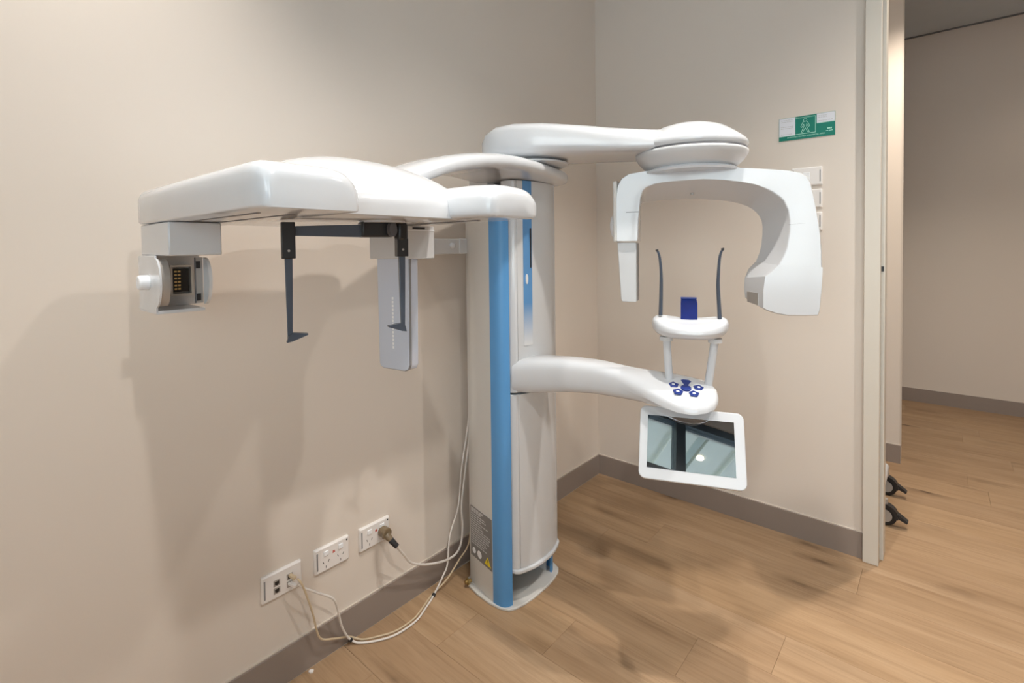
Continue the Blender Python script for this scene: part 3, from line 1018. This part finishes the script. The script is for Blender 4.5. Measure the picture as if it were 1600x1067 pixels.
# screen under the keypad
yw, tl = math.radians(-68.297), math.radians(28.07)
Dd = Vector((math.cos(yw), math.sin(yw), 0))
Nh = Vector((-abs(Dd.y), -Dd.x, 0))
Ns = (Nh * math.cos(tl) + Vector((0, 0, 1)) * math.sin(tl)).normalized()
Us = Ns.cross(Dd)
if Us.z < 0: Us = -Us
SCn = Vector((-1.032, -0.919, 0.708))
KS = 0.9467
MS = Matrix(((Dd.x, Us.x, Ns.x, SCn.x), (Dd.y, Us.y, Ns.y, SCn.y), (Dd.z, Us.z, Ns.z, SCn.z), (0, 0, 0, 1))) @ Matrix.Scale(KS, 4)
scr = prism('screen', round_rect(-0.150, 0.150, -0.1075, 0.1075, 0.020), -0.022, 0.0, M_WHITE, mc, M=MS, bevel=0.003, bseg=3, label='white framed display panel tilted upwards')
prism('display_glass', [(-0.126, -0.075), (0.122, -0.075), (0.122, 0.079), (-0.126, 0.079)], -0.001, 0.0006, M_SCREEN, scr, M=MS, smooth=False, label='dark glossy display glass mirroring the window')
a = MS @ Vector((0.0, 0.075, -0.018))
cyl('screen_stem', (a.x + 0.004, a.y, a.z - 0.01), (-0.965, -0.895, 0.812), 0.018, M_DGREY, mc)
cyl('screen_joint', (-0.985, -0.90, 0.800), (-0.985, -0.90, 0.815), 0.040, M_DGREY, mc, n=32)

# ---- cephalostat head ------------------------------------------------------
ZB = 1.339
# central dome
dome = []
DX, DY, HX, HY = -1.800, -0.39, 0.235, 0.258
dome.append(superring(DX, DY, ZB, HX - 0.004, HY - 0.004, 5.5, 64))
dome.append(superring(DX, DY, ZB + 0.002, HX, HY, 5.5, 64))
dome.append(superring(DX, DY, ZB + 0.022, HX, HY, 5.5, 64))
for u in (0.12, 0.25, 0.38, 0.5, 0.62, 0.74, 0.85, 0.94):
    r = math.sqrt(max(0, 1 - u ** 2)) ** 1.0
    e = 5.5 - 3.2 * u ** 0.7
    dome.append(superring(DX - 0.01 * u, DY + 0.02 * u, ZB + 0.022 + 0.125 * u, HX * r ** 1.0, HY * r ** 1.0, e, 64))
dome.append(superring(DX - 0.01, DY + 0.02, ZB + 0.022 + 0.1265, HX * 0.12, HY * 0.12, 2, 64))
ceph = put('cephalostat_dome', bm_loft(bmesh.new(), dome), M_WHITE, mc, angle=45)
# left track (sensor side)


def track(name, x0, x1, y0, y1, z0, z1, rxy, top, parent=mc, mat=M_WHITE):
    cx, cy, hx, hy = (x0 + x1) / 2, (y0 + y1) / 2, (x1 - x0) / 2, (y1 - y0) / 2

    def rr(k, z):
        return [Vector((x, y, z)) for x, y in round_rect(x0 + k, x1 - k, y0 + k, y1 - k, max(rxy - k, 0.004), 8)]
    h = z1 - z0
    rings = [rr(0.003, z0), rr(0.0, z0 + 0.003), rr(0.0, z1 - top)]
    for i in range(1, 7):
        a = math.radians(15 * i)
        rings.append(rr(top * (1 - math.cos(a)), z1 - top + top * math.sin(a)))
    return put(name, bm_loft(bmesh.new(), rings), mat, parent, angle=50)


rings = []
for (y, sx, tz) in ((-0.757, 0.80, 0.040), (-0.755, 0.87, 0.050), (-0.748, 0.935, 0.059), (-0.737, 0.975, 0.0655), (-0.722, 0.995, 0.069), (-0.70, 1.0, 0.0705), (-0.40, 1.0, 0.0725), (-0.155, 1.0, 0.0725), (-0.135, 0.97, 0.069), (-0.125, 0.90, 0.060)):
    ring = []
    xc, hw = -2.052, 0.080
    x0, x1 = xc - hw * sx, xc + hw * sx
    z0, z1 = ZB - 0.003, ZB - 0.003 + tz
    sec = [(x0 + 0.004, z0), (x0, z0 + 0.004)]
    for i in range(9):          # tight shoulder on the left
        a_ = math.radians(90 * i / 8)
        sec.append((x0 + 0.020 * (1 - math.cos(a_)), z1 - 0.020 + 0.020 * math.sin(a_)))
    for i in range(13):         # wide falling shoulder on the right
        a_ = math.radians(90 - 90 * i / 12)
        sec.append((x1 - 0.060 + 0.060 * math.cos(a_) ** 0.75, z0 + 0.004 + (tz - 0.004) * math.sin(a_) ** 0.62))
    sec.append((x1 - 0.002, z0))
    rings.append([Vector((x, y, z)) for x, z in sec])
lt_ = put('sensor_track', bm_loft(bmesh.new(), rings), M_WHITE, mc, angle=50)
# two slots on its underside
for xx in (-2.090, -2.035):
    box('track_slot', xx, xx + 0.006, -0.64, -0.14, ZB - 0.0042, ZB - 0.002, M_SHADE, lt_, smooth=False)
# right track (collimator side)
rings = []
for (y, hw, zt, zb_) in ((-0.765, 0.060, 1.384, 1.344), (-0.762, 0.076, 1.400, 1.340), (-0.752, 0.085, 1.412, ZB), (-0.73, 0.088, 1.418, ZB), (-0.68, 0.089, 1.422, ZB), (-0.45, 0.089, 1.424, ZB), (-0.20, 0.089, 1.424, ZB), (-0.12, 0.080, 1.410, ZB)):
    ring = []
    zs = ZB + 0.026
    for k in range(28):
        an = 2 * math.pi * k / 28
        ca, sa = math.cos(an), math.sin(an)
        if sa >= 0:
            x = math.copysign(abs(ca) ** 0.7, ca)
            z = zs + (zt - zs) * abs(sa) ** 0.85
        else:
            x = math.copysign(abs(ca) ** 0.3, ca)
            z = zb_ + (zs - zb_) * (1 - abs(sa) ** 0.3)
        ring.append(Vector((-1.606 + x * hw * 0.96, y, z - 0.006 * max(0, math.sin(an)))))
    rings.append(ring)
rt_ = put('collimator_track', bm_loft(bmesh.new(), rings), M_WHITE, mc, angle=50)
box('track_slot', -1.615, -1.609, -0.66, -0.14, ZB - 0.0012, ZB + 0.001, M_SHADE, rt_, smooth=False)

# sensor head hanging from the left track
sh = box('sensor_head', -2.125, -2.030, -0.322, -0.130, 1.268, 1.3345, M_WHITE, mc, bevel=0.003)
box('side_wall', -2.131, -2.127, -0.252, -0.130, 1.152, 1.2685, M_WHITE, sh, bevel=0.0012)
box('bottom_wall', -2.130, -2.042, -0.252, -0.130, 1.149, 1.156, M_WHITE, sh, bevel=0.001)
box('rear_wall', -2.127, -2.020, -0.152, -0.130, 1.156, 1.2685, M_SATIN, sh, smooth=False)
cyl('lock_knob', (-2.129, -0.205, 1.213), (-2.150, -0.205, 1.213), 0.0150, M_ICON, sh, bevel=0.003)
XZ = Matrix(((1, 0, 0, 0), (0, 0, -1, 0), (0, 1, 0, 0), (0, 0, 0, 1)))
# half-round cheeks: white outer skin and grey inner thickness on the left
YZ = Matrix(((0, 0, 1, 0), (1, 0, 0, 0), (0, 1, 0, 0), (0, 0, 0, 1)))
ch_l = [(-0.250 - 0.034 * math.cos(math.radians(a)), 1.213 + 0.050 * math.sin(math.radians(a))) for a in range(-90, 91, 9)]
ch_s = [(-0.249 - 0.032 * math.cos(math.radians(a)), 1.213 + 0.048 * math.sin(math.radians(a))) for a in range(-90, 91, 9)]
prism('cheek_skin', ch_l, -2.131, -2.1275, M_WHITE, sh, M=YZ, angle=30)
prism('cradle', ch_s, -2.1275, -2.112, M_GREY, sh, M=YZ, angle=60, label='grey curved sensor cradle')
cn = box('connector', -2.075, -2.045, -0.160, -0.150, 1.186, 1.238, M_BLACK, sh, smooth=False, label='black plug socket with gold pins')
for i in range(6):
    z = 1.191 + i * 0.0078
    for xx in (-2.073, -2.066):
        box('contact_pin', xx, xx + 0.005, -0.1615, -0.1595, z, z + 0.0038, M_GOLD, cn, smooth=False)
for (a, b, c_, d) in ((-2.082, -2.038, 1.242, 1.2465), (-2.082, -2.038, 1.1775, 1.182), (-2.082, -2.078, 1.182, 1.242), (-2.042, -2.038, 1.182, 1.242)):
    box('frame_bar', a, b, -0.168, -0.152, c_, d, M_CREAM, cn, smooth=False)
box('latch_frame', -2.0575, -2.044, -0.248, -0.244, 1.166, 1.263, M_GREY, sh, smooth=False, label='grey upright latch frame')
box('latch_edge', -2.0585, -2.0570, -0.2485, -0.243, 1.166, 1.263, M_SHADE, sh, smooth=False)
for z in (1.171, 1.240):
    box('latch_tab', -2.0570, -2.049, -0.2505, -0.2475, z, z + 0.015, M_BLACK, sh, smooth=False)
prism('half_round_cover', ch_l, -2.0435, -2.037, M_WHITE, sh, M=YZ, angle=30)

# secondary collimator: head box and long glossy plate
ch = box('collimator_head', -1.600, -1.510, -0.384, -0.205, 1.249, ZB - 0.001, M_SATIN, mc, bevel=0.002)
pl_ = prism('collimator_plate', [(-0.231, 1.249), (-0.372, 1.249), (-0.368, 0.962), (-0.362, 0.950), (-0.350, 0.945), (-0.250, 0.940), (-0.240, 0.944), (-0.235, 0.952)], -1.593, -1.560, M_PLATE, mc,
            M=Matrix(((0, 0, 1, 0), (1, 0, 0, 0), (0, 1, 0, 0), (0, 0, 0, 1))), bevel=0.001, label='long glossy pale collimator plate, blue window reflection painted in')
prism('plate_edge', [(-0.229, 1.249), (-0.374, 1.249), (-0.370, 0.962), (-0.364, 0.949), (-0.350, 0.943), (-0.250, 0.938), (-0.239, 0.942), (-0.233, 0.951)], -1.590, -1.584, M_LABEL, pl_,
      M=Matrix(((0, 0, 1, 0), (1, 0, 0, 0), (0, 1, 0, 0), (0, 0, 0, 1))), smooth=False)
bm = bmesh.new()
for i in range(14):
    bm_box(bm, -1.5936, -1.593, -0.305, -0.298, 1.00 + i * 0.0105, 1.00 + i * 0.0105 + 0.007)
tag(put('plate_print', bm, M_ICON, pl_, smooth=False), kind='stuff')
box('head_seam', -1.601, -1.51, -0.385, -0.30, 1.3245, 1.327, M_ICON, ch, smooth=False)
box('spring_clip', -1.585, -1.545, -0.3865, -0.38, 1.329, 1.334, M_BLACK, ch, smooth=False)

# ear-rod assembly under the dome (left, right hangers and cross bar)
EL, ER = Vector((-1.945, -0.435, 0)), Vector((-1.718, -0.512, 0))
ea = box('ear_rod_hub', -0.035, 0.035, -0.020, 0.020, 1.303, 1.337, M_BLACK, mc, bevel=0.004,
         M=Matrix.Translation((-1.775, -0.495, 0)) @ Matrix.Rotation(math.radians(-19), 4, 'Z'))
cyl('hub_cap', (-1.752, -0.53, 1.320), (-1.755, -0.523, 1.320), 0.016, M_DGREY, ea)
cyl('hub_spindle', (-1.76, -0.50, 1.335), (-1.76, -0.50, 1.342), 0.05, M_SATIN, ea)
bm = bm_loft(bmesh.new(), [[Vector((EL.x + 0.01, EL.y + dy, z)) for dy, z in ((-0.006, 1.306), (0.006, 1.306), (0.006, 1.326), (-0.006, 1.326))],
                           [Vector((-1.80, -0.484 + dy, z)) for dy, z in ((-0.009, 1.303), (0.009, 1.303), (0.009, 1.331), (-0.009, 1.331))]])
put('cross_bar', bm, M_CARBON, ea, smooth=False, label='slim dark blue cross bar')
for (P, sg) in ((EL, 1), (ER, -1)):
    R_ = Matrix.Translation(P) @ Matrix.Rotation(math.radians(-19), 4, 'Z')
    hg = box('ear_rod_holder', -0.013, 0.013, -0.011, 0.011, 1.259, (1.334 if sg > 0 else 1.300), M_BLACK, mc, M=R_, bevel=0.0015)
    bm = bmesh.new()
    bm_loft(bm, [[R_ @ Vector((x * k, y * k, z)) for x, y in ((-0.0075, -0.004), (0.0075, -0.004), (0.0075, 0.004), (-0.0075, 0.004))] for z, k in ((1.260, 1.0), (1.180, 0.85), (1.100, 0.66), (1.092, 0.66))])
    put('ear_rod', bm, M_CARBON, hg, bevel=0.001, label='dark blue-grey hanging rod')
    bm = bmesh.new()
    bm_prism(bm, [(-0.007 * sg, 1.086), (0.004 * sg, 1.088), (0.034 * sg, 1.099), (0.034 * sg, 1.102), (0.006 * sg, 1.106), (-0.004 * sg, 1.100)], -0.007, 0.007,
             R_ @ Matrix(((1, 0, 0, 0), (0, 0, -1, 0), (0, 1, 0, 0), (0, 0, 0, 1))))
    put('ear_plug_tip', bm, M_CARBON, hg, smooth=False)
    cyl('holder_screw', R_ @ Vector((0, -0.0105, 1.275)), R_ @ Vector((0, -0.0125, 1.275)), 0.0025, M_GREY, hg, n=10)
box('elbow', ER.x - 0.014, ER.x + 0.012, ER.y - 0.012, ER.y + 0.012, 1.295, 1.337, M_BLACK, ea, bevel=0.006)

# ================================================================= wall plates
def face_y(x0, z0):     # local: x right along the left wall, y up, z out of the wall towards the room
    return Matrix(((1, 0, 0, x0), (0, 0, -1, 0.012), (0, 1, 0, z0), (0, 0, 0, 1)))


PWID, PHT = 0.1175, 0.078


def plate(name, x, z, label, group, kind):
    """double wall plate: kind 'power' or 'data'"""
    M = face_y(x, z)
    e = empty(name, (x, 0.012, z), label, 'wall socket', group)
    bm = bmesh.new()
    n = 4
    o0, o1 = round_rect(0, PWID, 0, PHT, 0.003, n), round_rect(0.004, PWID - 0.004, 0.004, PHT - 0.004, 0.002, n)
    bm_loft(bm, [[M @ Vector((a, b, 0)) for a, b in o0], [M @ Vector((a, b, 0.006)) for a, b in o0], [M @ Vector((a, b, 0.010)) for a, b in o1]])
    put('cover_plate', bm, M_SOCKET, e, angle=30)
    put('label_strip', bm_box(bmesh.new(), 0.005, 0.0095, 0.012, PHT - 0.012, 0.0098, 0.0104, M), M_LABEL, e, smooth=False)
    if kind == 'power':
        for cx_ in (0.032, 0.082):
            put('switch', bm_box(bmesh.new(), cx_ - 0.004, cx_ + 0.012, 0.050, 0.064, 0.009, 0.0135, M), M_ICON, e, smooth=False, bevel=0.001)
            bm = bmesh.new()
            for (px, pz, rot) in ((-0.009, 0.030, 25), (0.009, 0.030, -25), (0.0, 0.014, 0)):
                Mr = M @ Matrix.Translation((cx_ + 0.004 + px, pz, 0)) @ Matrix.Rotation(math.radians(rot), 4, 'Z')
                bm_box(bm, -0.0009, 0.0009, -0.004, 0.004, 0.0097, 0.0104, Mr)
            put('pin_slots', bm, M_BLACK, e, smooth=False)
        put('screw_hole', bm_prism(bmesh.new(), [(0.1085 + 0.0028 * math.cos(i * math.pi / 6), 0.068 + 0.0028 * math.sin(i * math.pi / 6)) for i in range(12)], 0.0099, 0.0105, M), M_BLACK, e, smooth=False)
        put('maker_mark', bm_prism(bmesh.new(), [(0.058, 0.046), (0.067, 0.047), (0.066, 0.054), (0.060, 0.055)], 0.0099, 0.0103, M), M_REDP, e, smooth=False, label='tiny red printed mark')
    else:
        for cx_ in (0.042, 0.080):
            for cz_ in (0.024, 0.046):
                fr = put('data_port', bm_box(bmesh.new(), cx_ - 0.0095, cx_ + 0.0095, cz_ - 0.009, cz_ + 0.009, 0.009, 0.0112, M), M_GREY, e, smooth=False, bevel=0.001)
                put('port_hole', bm_prism(bmesh.new(), [(cx_ - 0.006, cz_ - 0.003), (cx_ - 0.006, cz_ + 0.005), (cx_ + 0.006, cz_ + 0.005), (cx_ + 0.006, cz_ - 0.003), (cx_ + 0.002, cz_ - 0.006), (cx_ - 0.002, cz_ - 0.006)], 0.0110, 0.0116, M), M_BLACK, fr, smooth=False)
    return e


g = 'double wall plates along the left skirting'
plate('data_outlet', -1.837, 0.2655, 'white wall plate with four grey data ports, nearest the camera', g, 'data')
plate('power_outlet', -1.678, 0.2690, 'white double power outlet with nothing plugged in, between the other two plates', g, 'power')
plate('power_outlet', -1.521, 0.2670, 'white double power outlet holding an amber plug with a black collar', g, 'power')

# ================================================================= cables
pc = empty('power_cable', (-1.40, -0.03, 0.2), 'thick white power cord with amber plug looping up behind the column', 'cable')
tube('cord', [(-1.423, -0.064, 0.271), (-1.411, -0.06, 0.254), (-1.389, -0.055, 0.224), (-1.34, -0.04, 0.162), (-1.247, -0.035, 0.112), (-1.148, -0.03, 0.085), (-1.100, -0.03, 0.108), (-1.085, -0.03, 0.186), (-1.090, -0.03, 0.265), (-1.067, -0.03, 0.396), (-1.039, -0.03, 0.529), (-1.011, -0.03, 0.664), (-0.995, -0.03, 0.752), (-0.982, -0.045, 0.90), (-0.98, -0.087, 1.0)], 0.0042, M_CABLE, pc, n=10, seg=6)
plg = cyl('plug', (-1.434, 0.003, 0.305), (-1.434, -0.028, 0.305), 0.0185, M_PLUG, pc, bevel=0.003, n=24, label='clear amber plug body')
bm = bm_cyl(bmesh.new(), (-1.436, -0.028, 0.300), (-1.432, -0.048, 0.289), 0.013, 0.009, 16)
put('plug_neck', bm, M_PLUG, plg)
bm = bm_cyl(bmesh.new(), (-1.434, -0.046, 0.291), (-1.422, -0.066, 0.270), 0.0105, 0.0085, 16)
put('strain_relief', bm, M_BLACK, plg, label='black cord collar')

wc = empty('white_network_cable', (-1.6, -0.03, 0.1), 'bright white network cable from the lower data port, tied in two places', 'cable')
tube('cord', [(-1.747, -0.028, 0.297), (-1.73, -0.034, 0.277), (-1.686, -0.04, 0.24), (-1.648, -0.045, 0.206), (-1.628, -0.035, 0.16), (-1.611, -0.025, 0.094), (-1.592, -0.018, 0.048), (-1.574, -0.018, 0.018), (-1.554, -0.036, 0.0045), (-1.511, -0.073, 0.0045), (-1.454, -0.099, 0.0045), (-1.376, -0.101, 0.0045), (-1.315, -0.078, 0.0045), (-1.254, -0.050, 0.0048), (-1.194, -0.035, 0.041), (-1.168, -0.030, 0.070), (-1.151, -0.028, 0.171), (-1.105, -0.028, 0.27), (-1.078, -0.020, 0.401), (-1.045, -0.018, 0.53), (-1.017, -0.018, 0.665), (-0.994, -0.02, 0.751), (-0.975, -0.04, 0.88), (-0.97, -0.087, 0.97)], 0.0034, M_CABLE, wc, n=10, seg=6)
pw = box('plug', -0.006, 0.006, -0.004, 0.004, -0.003, 0.026, M_SOCKET, wc, bevel=0.001,
         M=Matrix.Translation((-1.757, 0.001, 0.291)) @ Matrix.Rotation(math.radians(92), 4, 'X') @ Matrix.Rotation(math.radians(15), 4, 'Y'))
for (x, y, z, d) in ((-1.574, -0.016, 0.016, (0.5, -0.3, -0.5)), (-1.254, -0.050, 0.0055, (0.8, 0.3, 0.3))):
    d = Vector(d).normalized() * 0.0045
    cyl('cable_tie', Vector((x, y, z)) - d, Vector((x, y, z)) + d, 0.0068, M_BLACK, wc, n=12, label='black cable tie')

yc = empty('yellowed_network_cable', (-1.65, -0.03, 0.1), 'yellowed cream network cable from the upper data port, lying beside the white one', 'cable')
tube('cord', [(-1.748, -0.026, 0.312), (-1.74, -0.034, 0.297), (-1.729, -0.035, 0.265), (-1.705, -0.030, 0.183), (-1.693, -0.025, 0.129), (-1.675, -0.020, 0.083), (-1.626, -0.015, 0.052), (-1.573, -0.008, 0.022), (-1.540, -0.030, 0.004), (-1.500, -0.058, 0.0035), (-1.446, -0.084, 0.0035), (-1.374, -0.086, 0.0035), (-1.316, -0.066, 0.0035), (-1.256, -0.044, 0.006), (-1.187, -0.047, 0.028), (-1.122, -0.045, 0.069), (-1.07, -0.050, 0.12), (-1.054, -0.045, 0.255), (-1.046, -0.045, 0.394), (-1.031, -0.040, 0.529), (-1.018, -0.040, 0.668), (-1.005, -0.045, 0.80), (-1.0, -0.087, 0.90)], 0.0030, M_CABLEY, yc, n=8, seg=6)
box('plug', -0.005, 0.005, -0.004, 0.004, -0.003, 0.024, M_CABLEY, yc, bevel=0.001,
    M=Matrix.Translation((-1.757, 0.001, 0.315)) @ Matrix.Rotation(math.radians(95), 4, 'X') @ Matrix.Rotation(math.radians(12), 4, 'Y'))

cr = prism('paint_chip', [(-1.714, -0.012), (-1.706, -0.010), (-1.700, -0.018), (-1.706, -0.026), (-1.713, -0.021)], 0.0002, 0.004, M_SOCKET)
tag(cr, 'tiny white chip lying on the oak floor beside the left skirting', 'debris')

# ================================================================= light switches on the right wall


def face_x(y0, z0):     # local x runs towards -y (to the right in view), y up, z out into the room
    return Matrix(((0, 0, -1, 0.012), (-1, 0, 0, y0), (0, 1, 0, z0), (0, 0, 0, 1)))


for i, (z, lab) in enumerate(((1.524, 'white wall switch plate, topmost of three in a column behind the c-shaped arm'),
                              (1.430, 'white wall switch plate, middle of three in a column behind the c-shaped arm'),
                              (1.334, 'white wall switch plate, lowest of three in a column behind the c-shaped arm'))):
    M = face_x(-0.962, z)
    e = empty('wall_switch', (0.012, -0.962, z), lab, 'light switch', 'switch plates on the right wall')
    o0, o1 = round_rect(0, 0.114, 0, 0.078, 0.003, 4), round_rect(0.004, 0.110, 0.004, 0.074, 0.002, 4)
    bm = bm_loft(bmesh.new(), [[M @ Vector((a, b, 0)) for a, b in o0], [M @ Vector((a, b, 0.006)) for a, b in o0], [M @ Vector((a, b, 0.010)) for a, b in o1]])
    put('cover_plate', bm, M_SOCKET, e, angle=30)
    put('rocker', bm_box(bmesh.new(), 0.045, 0.069, 0.022, 0.056, 0.009, 0.013, M), M_ICON, e, bevel=0.001)
    put('label_strip', bm_box(bmesh.new(), 0.105, 0.109, 0.015, 0.064, 0.0098, 0.0104, M), M_LABEL, e, smooth=False)
    if i == 0:
        put('indicator', bm_box(bmesh.new(), 0.006, 0.010, 0.064, 0.068, 0.0098, 0.0106, M), M_BLACK, e, smooth=False)

# ================================================================= green sign
sg = empty('safety_sign', (0.006, -1.016, 1.725), 'green and white body protected electrical area sign with walking figure outline', 'sign')
SW, SH = 0.2085, 0.0965
M = face_x(-0.912, 1.7262)
put('sign_board', bm_box(bmesh.new(), 0, SW, 0, SH, 0, 0.003, M), M_GREEN, sg, smooth=False)
put('info_panel', bm_box(bmesh.new(), 0.001, 0.063, 0.020, SH - 0.001, 0.003, 0.0034, M), M_PAPER, sg, smooth=False, label='white panel of small print')
put('info_panel', bm_box(bmesh.new(), 0.143, SW - 0.001, 0.058, SH - 0.001, 0.003, 0.0034, M), M_PAPER, sg, smooth=False, label='white panel of small print')
bm = bmesh.new()
random.seed(5)
for (x0, x1, rows) in ((0.008, 0.056, (0.086, 0.079, 0.058, 0.051)), (0.148, 0.18, (0.085, 0.078)), (0.148, 0.20, (0.064,)), (0.008, 0.05, (0.026,))):
    for z in rows:
        x = x0
        while x < x1:
            wd = random.uniform(0.003, 0.009)
            bm_box(bm, x, min(x + wd, x1), z, z + 0.0022, 0.0034, 0.0037, M)
            x += wd + 0.0018
tag(put('small_print', bm, M_TEXTG, sg, smooth=False), kind='stuff')
# pale border lines round the figure
bm = bmesh.new()
for q in ((0.064, 0.1395, 0.0205, 0.0225), (0.1375, 0.1395, 0.0205, 0.090), (0.064, 0.1375, 0.0885, 0.090), (0.143, SW - 0.001, 0.0555, 0.0575), (0.001, 0.063, 0.0185, 0.0198)):
    bm_box(bm, *q, 0.003, 0.0034, M)
put('border_line', bm, M_LGREEN, sg, smooth=False)


def stroke(bm, pts, wd, M, closed=False, z0=0.003, z1=0.0035):
    P = [Vector((a, b)) for a, b in pts]
    idx = range(len(P) if closed else len(P) - 1)
    for i in idx:
        a, b = P[i], P[(i + 1) % len(P)]
        d = (b - a).normalized()
        n = Vector((-d.y, d.x)) * wd / 2
        e = d * wd * 0.3
        q = [a - e + n, a - e - n, b + e - n, b + e + n]
        bm_prism(bm, [(v.x, v.y) for v in q], z0, z1, M)


bm = bmesh.new()
fx, fz = 0.1005, 0.0
stroke(bm, [(fx + 0.0065 * math.cos(i * math.pi / 6), 0.078 + 0.0062 * math.sin(i * math.pi / 6)) for i in range(12)], 0.0017, M, True)
half = [(0.003, 0.072), (0.009, 0.069), (0.0165, 0.052), (0.0135, 0.048), (0.011, 0.050), (0.0055, 0.061), (0.0045, 0.052), (0.0155, 0.026), (0.0100, 0.026), (0.0, 0.045)]
stroke(bm, [(fx + a, b) for a, b in half], 0.0017, M)
stroke(bm, [(fx - a, b) for a, b in half], 0.0017, M)
put('figure_outline', bm, M_LGREEN, sg, smooth=False, label='pale outline of a standing person')
bm = bmesh.new()
text_bm(bm, 'BODY PROTECTED ELECTRICAL AREA', 0.0082, M @ Matrix.Translation((0.103, 0.0115, 0.0034)))
put('sign_lettering', bm, M_LGREEN, sg, smooth=False)
bm = bmesh.new()
for q in ((0.181, 0.1865, 0.027, 0.033), (0.1875, 0.192, 0.027, 0.033), (0.193, 0.197, 0.027, 0.033), (0.176, 0.184, 0.019, 0.0215), (0.186, 0.200, 0.019, 0.0215)):
    bm_box(bm, *q, 0.003, 0.0035, M)
put('corner_print', bm, M_LGREEN, sg, smooth=False)

# ================================================================= trolley behind the door frame (only its casters show)
tr = empty('equipment_trolley', (0.55, -1.05, 0.0), 'white trolley on black locking casters, mostly hidden behind the door frame', 'trolley')
box('trolley_base', 0.33, 0.76, -1.262, -0.72, 0.105, 0.150, M_WHITE, tr, bevel=0.02, bseg=4)
box('trolley_body', 0.40, 0.69, -1.18, -0.78, 0.150, 0.78, M_SATIN, tr, bevel=0.012, bseg=3)
box('trolley_top', 0.37, 0.72, -1.205, -0.75, 0.78, 0.81, M_WHITE, tr, bevel=0.01, bseg=3)
for (x, y, vis) in ((0.375, -1.268, 1), (0.715, -1.250, 1), (0.375, -0.76, 0), (0.715, -0.76, 0)):
    w_ = cyl('caster', (x - 0.014, y, 0.045), (x + 0.014, y, 0.045), 0.045, M_RUBBER, tr, bevel=0.006, bseg=3, n=32)
    cyl('wheel_hub', (x - 0.0165, y, 0.045), (x + 0.0165, y, 0.045), 0.028, M_GREY, w_, n=24, label='grey wheel hub')
    bm = bmesh.new()
    hood = [(0.050 * math.cos(math.radians(a)), 0.050 * math.sin(math.radians(a))) for a in range(-10, 150, 10)]
    hood += [(0.036 * math.cos(math.radians(a)), 0.036 * math.sin(math.radians(a))) for a in range(140, -20, -10)]
    bm_prism(bm, hood, -0.019, 0.019, Matrix(((0, 0, 1, x), (-1, 0, 0, y), (0, 1, 0, 0.047), (0, 0, 0, 1))))
    put('hood', bm, M_BLACK, w_, angle=50)
    bm = bmesh.new()
    bm_prism(bm, [(0.036, 0.014), (0.080, -0.004), (0.084, 0.004), (0.048, 0.030)], -0.016, 0.016, Matrix(((0, 0, 1, x), (-1, 0, 0, y), (0, 1, 0, 0.035), (0, 0, 0, 1))))
    put('brake_pedal', bm, M_BLACK, w_, smooth=False)
    cyl('caster_stem', (x, y, 0.085), (x, y, 0.118), 0.012, M_GREY, w_, n=12)
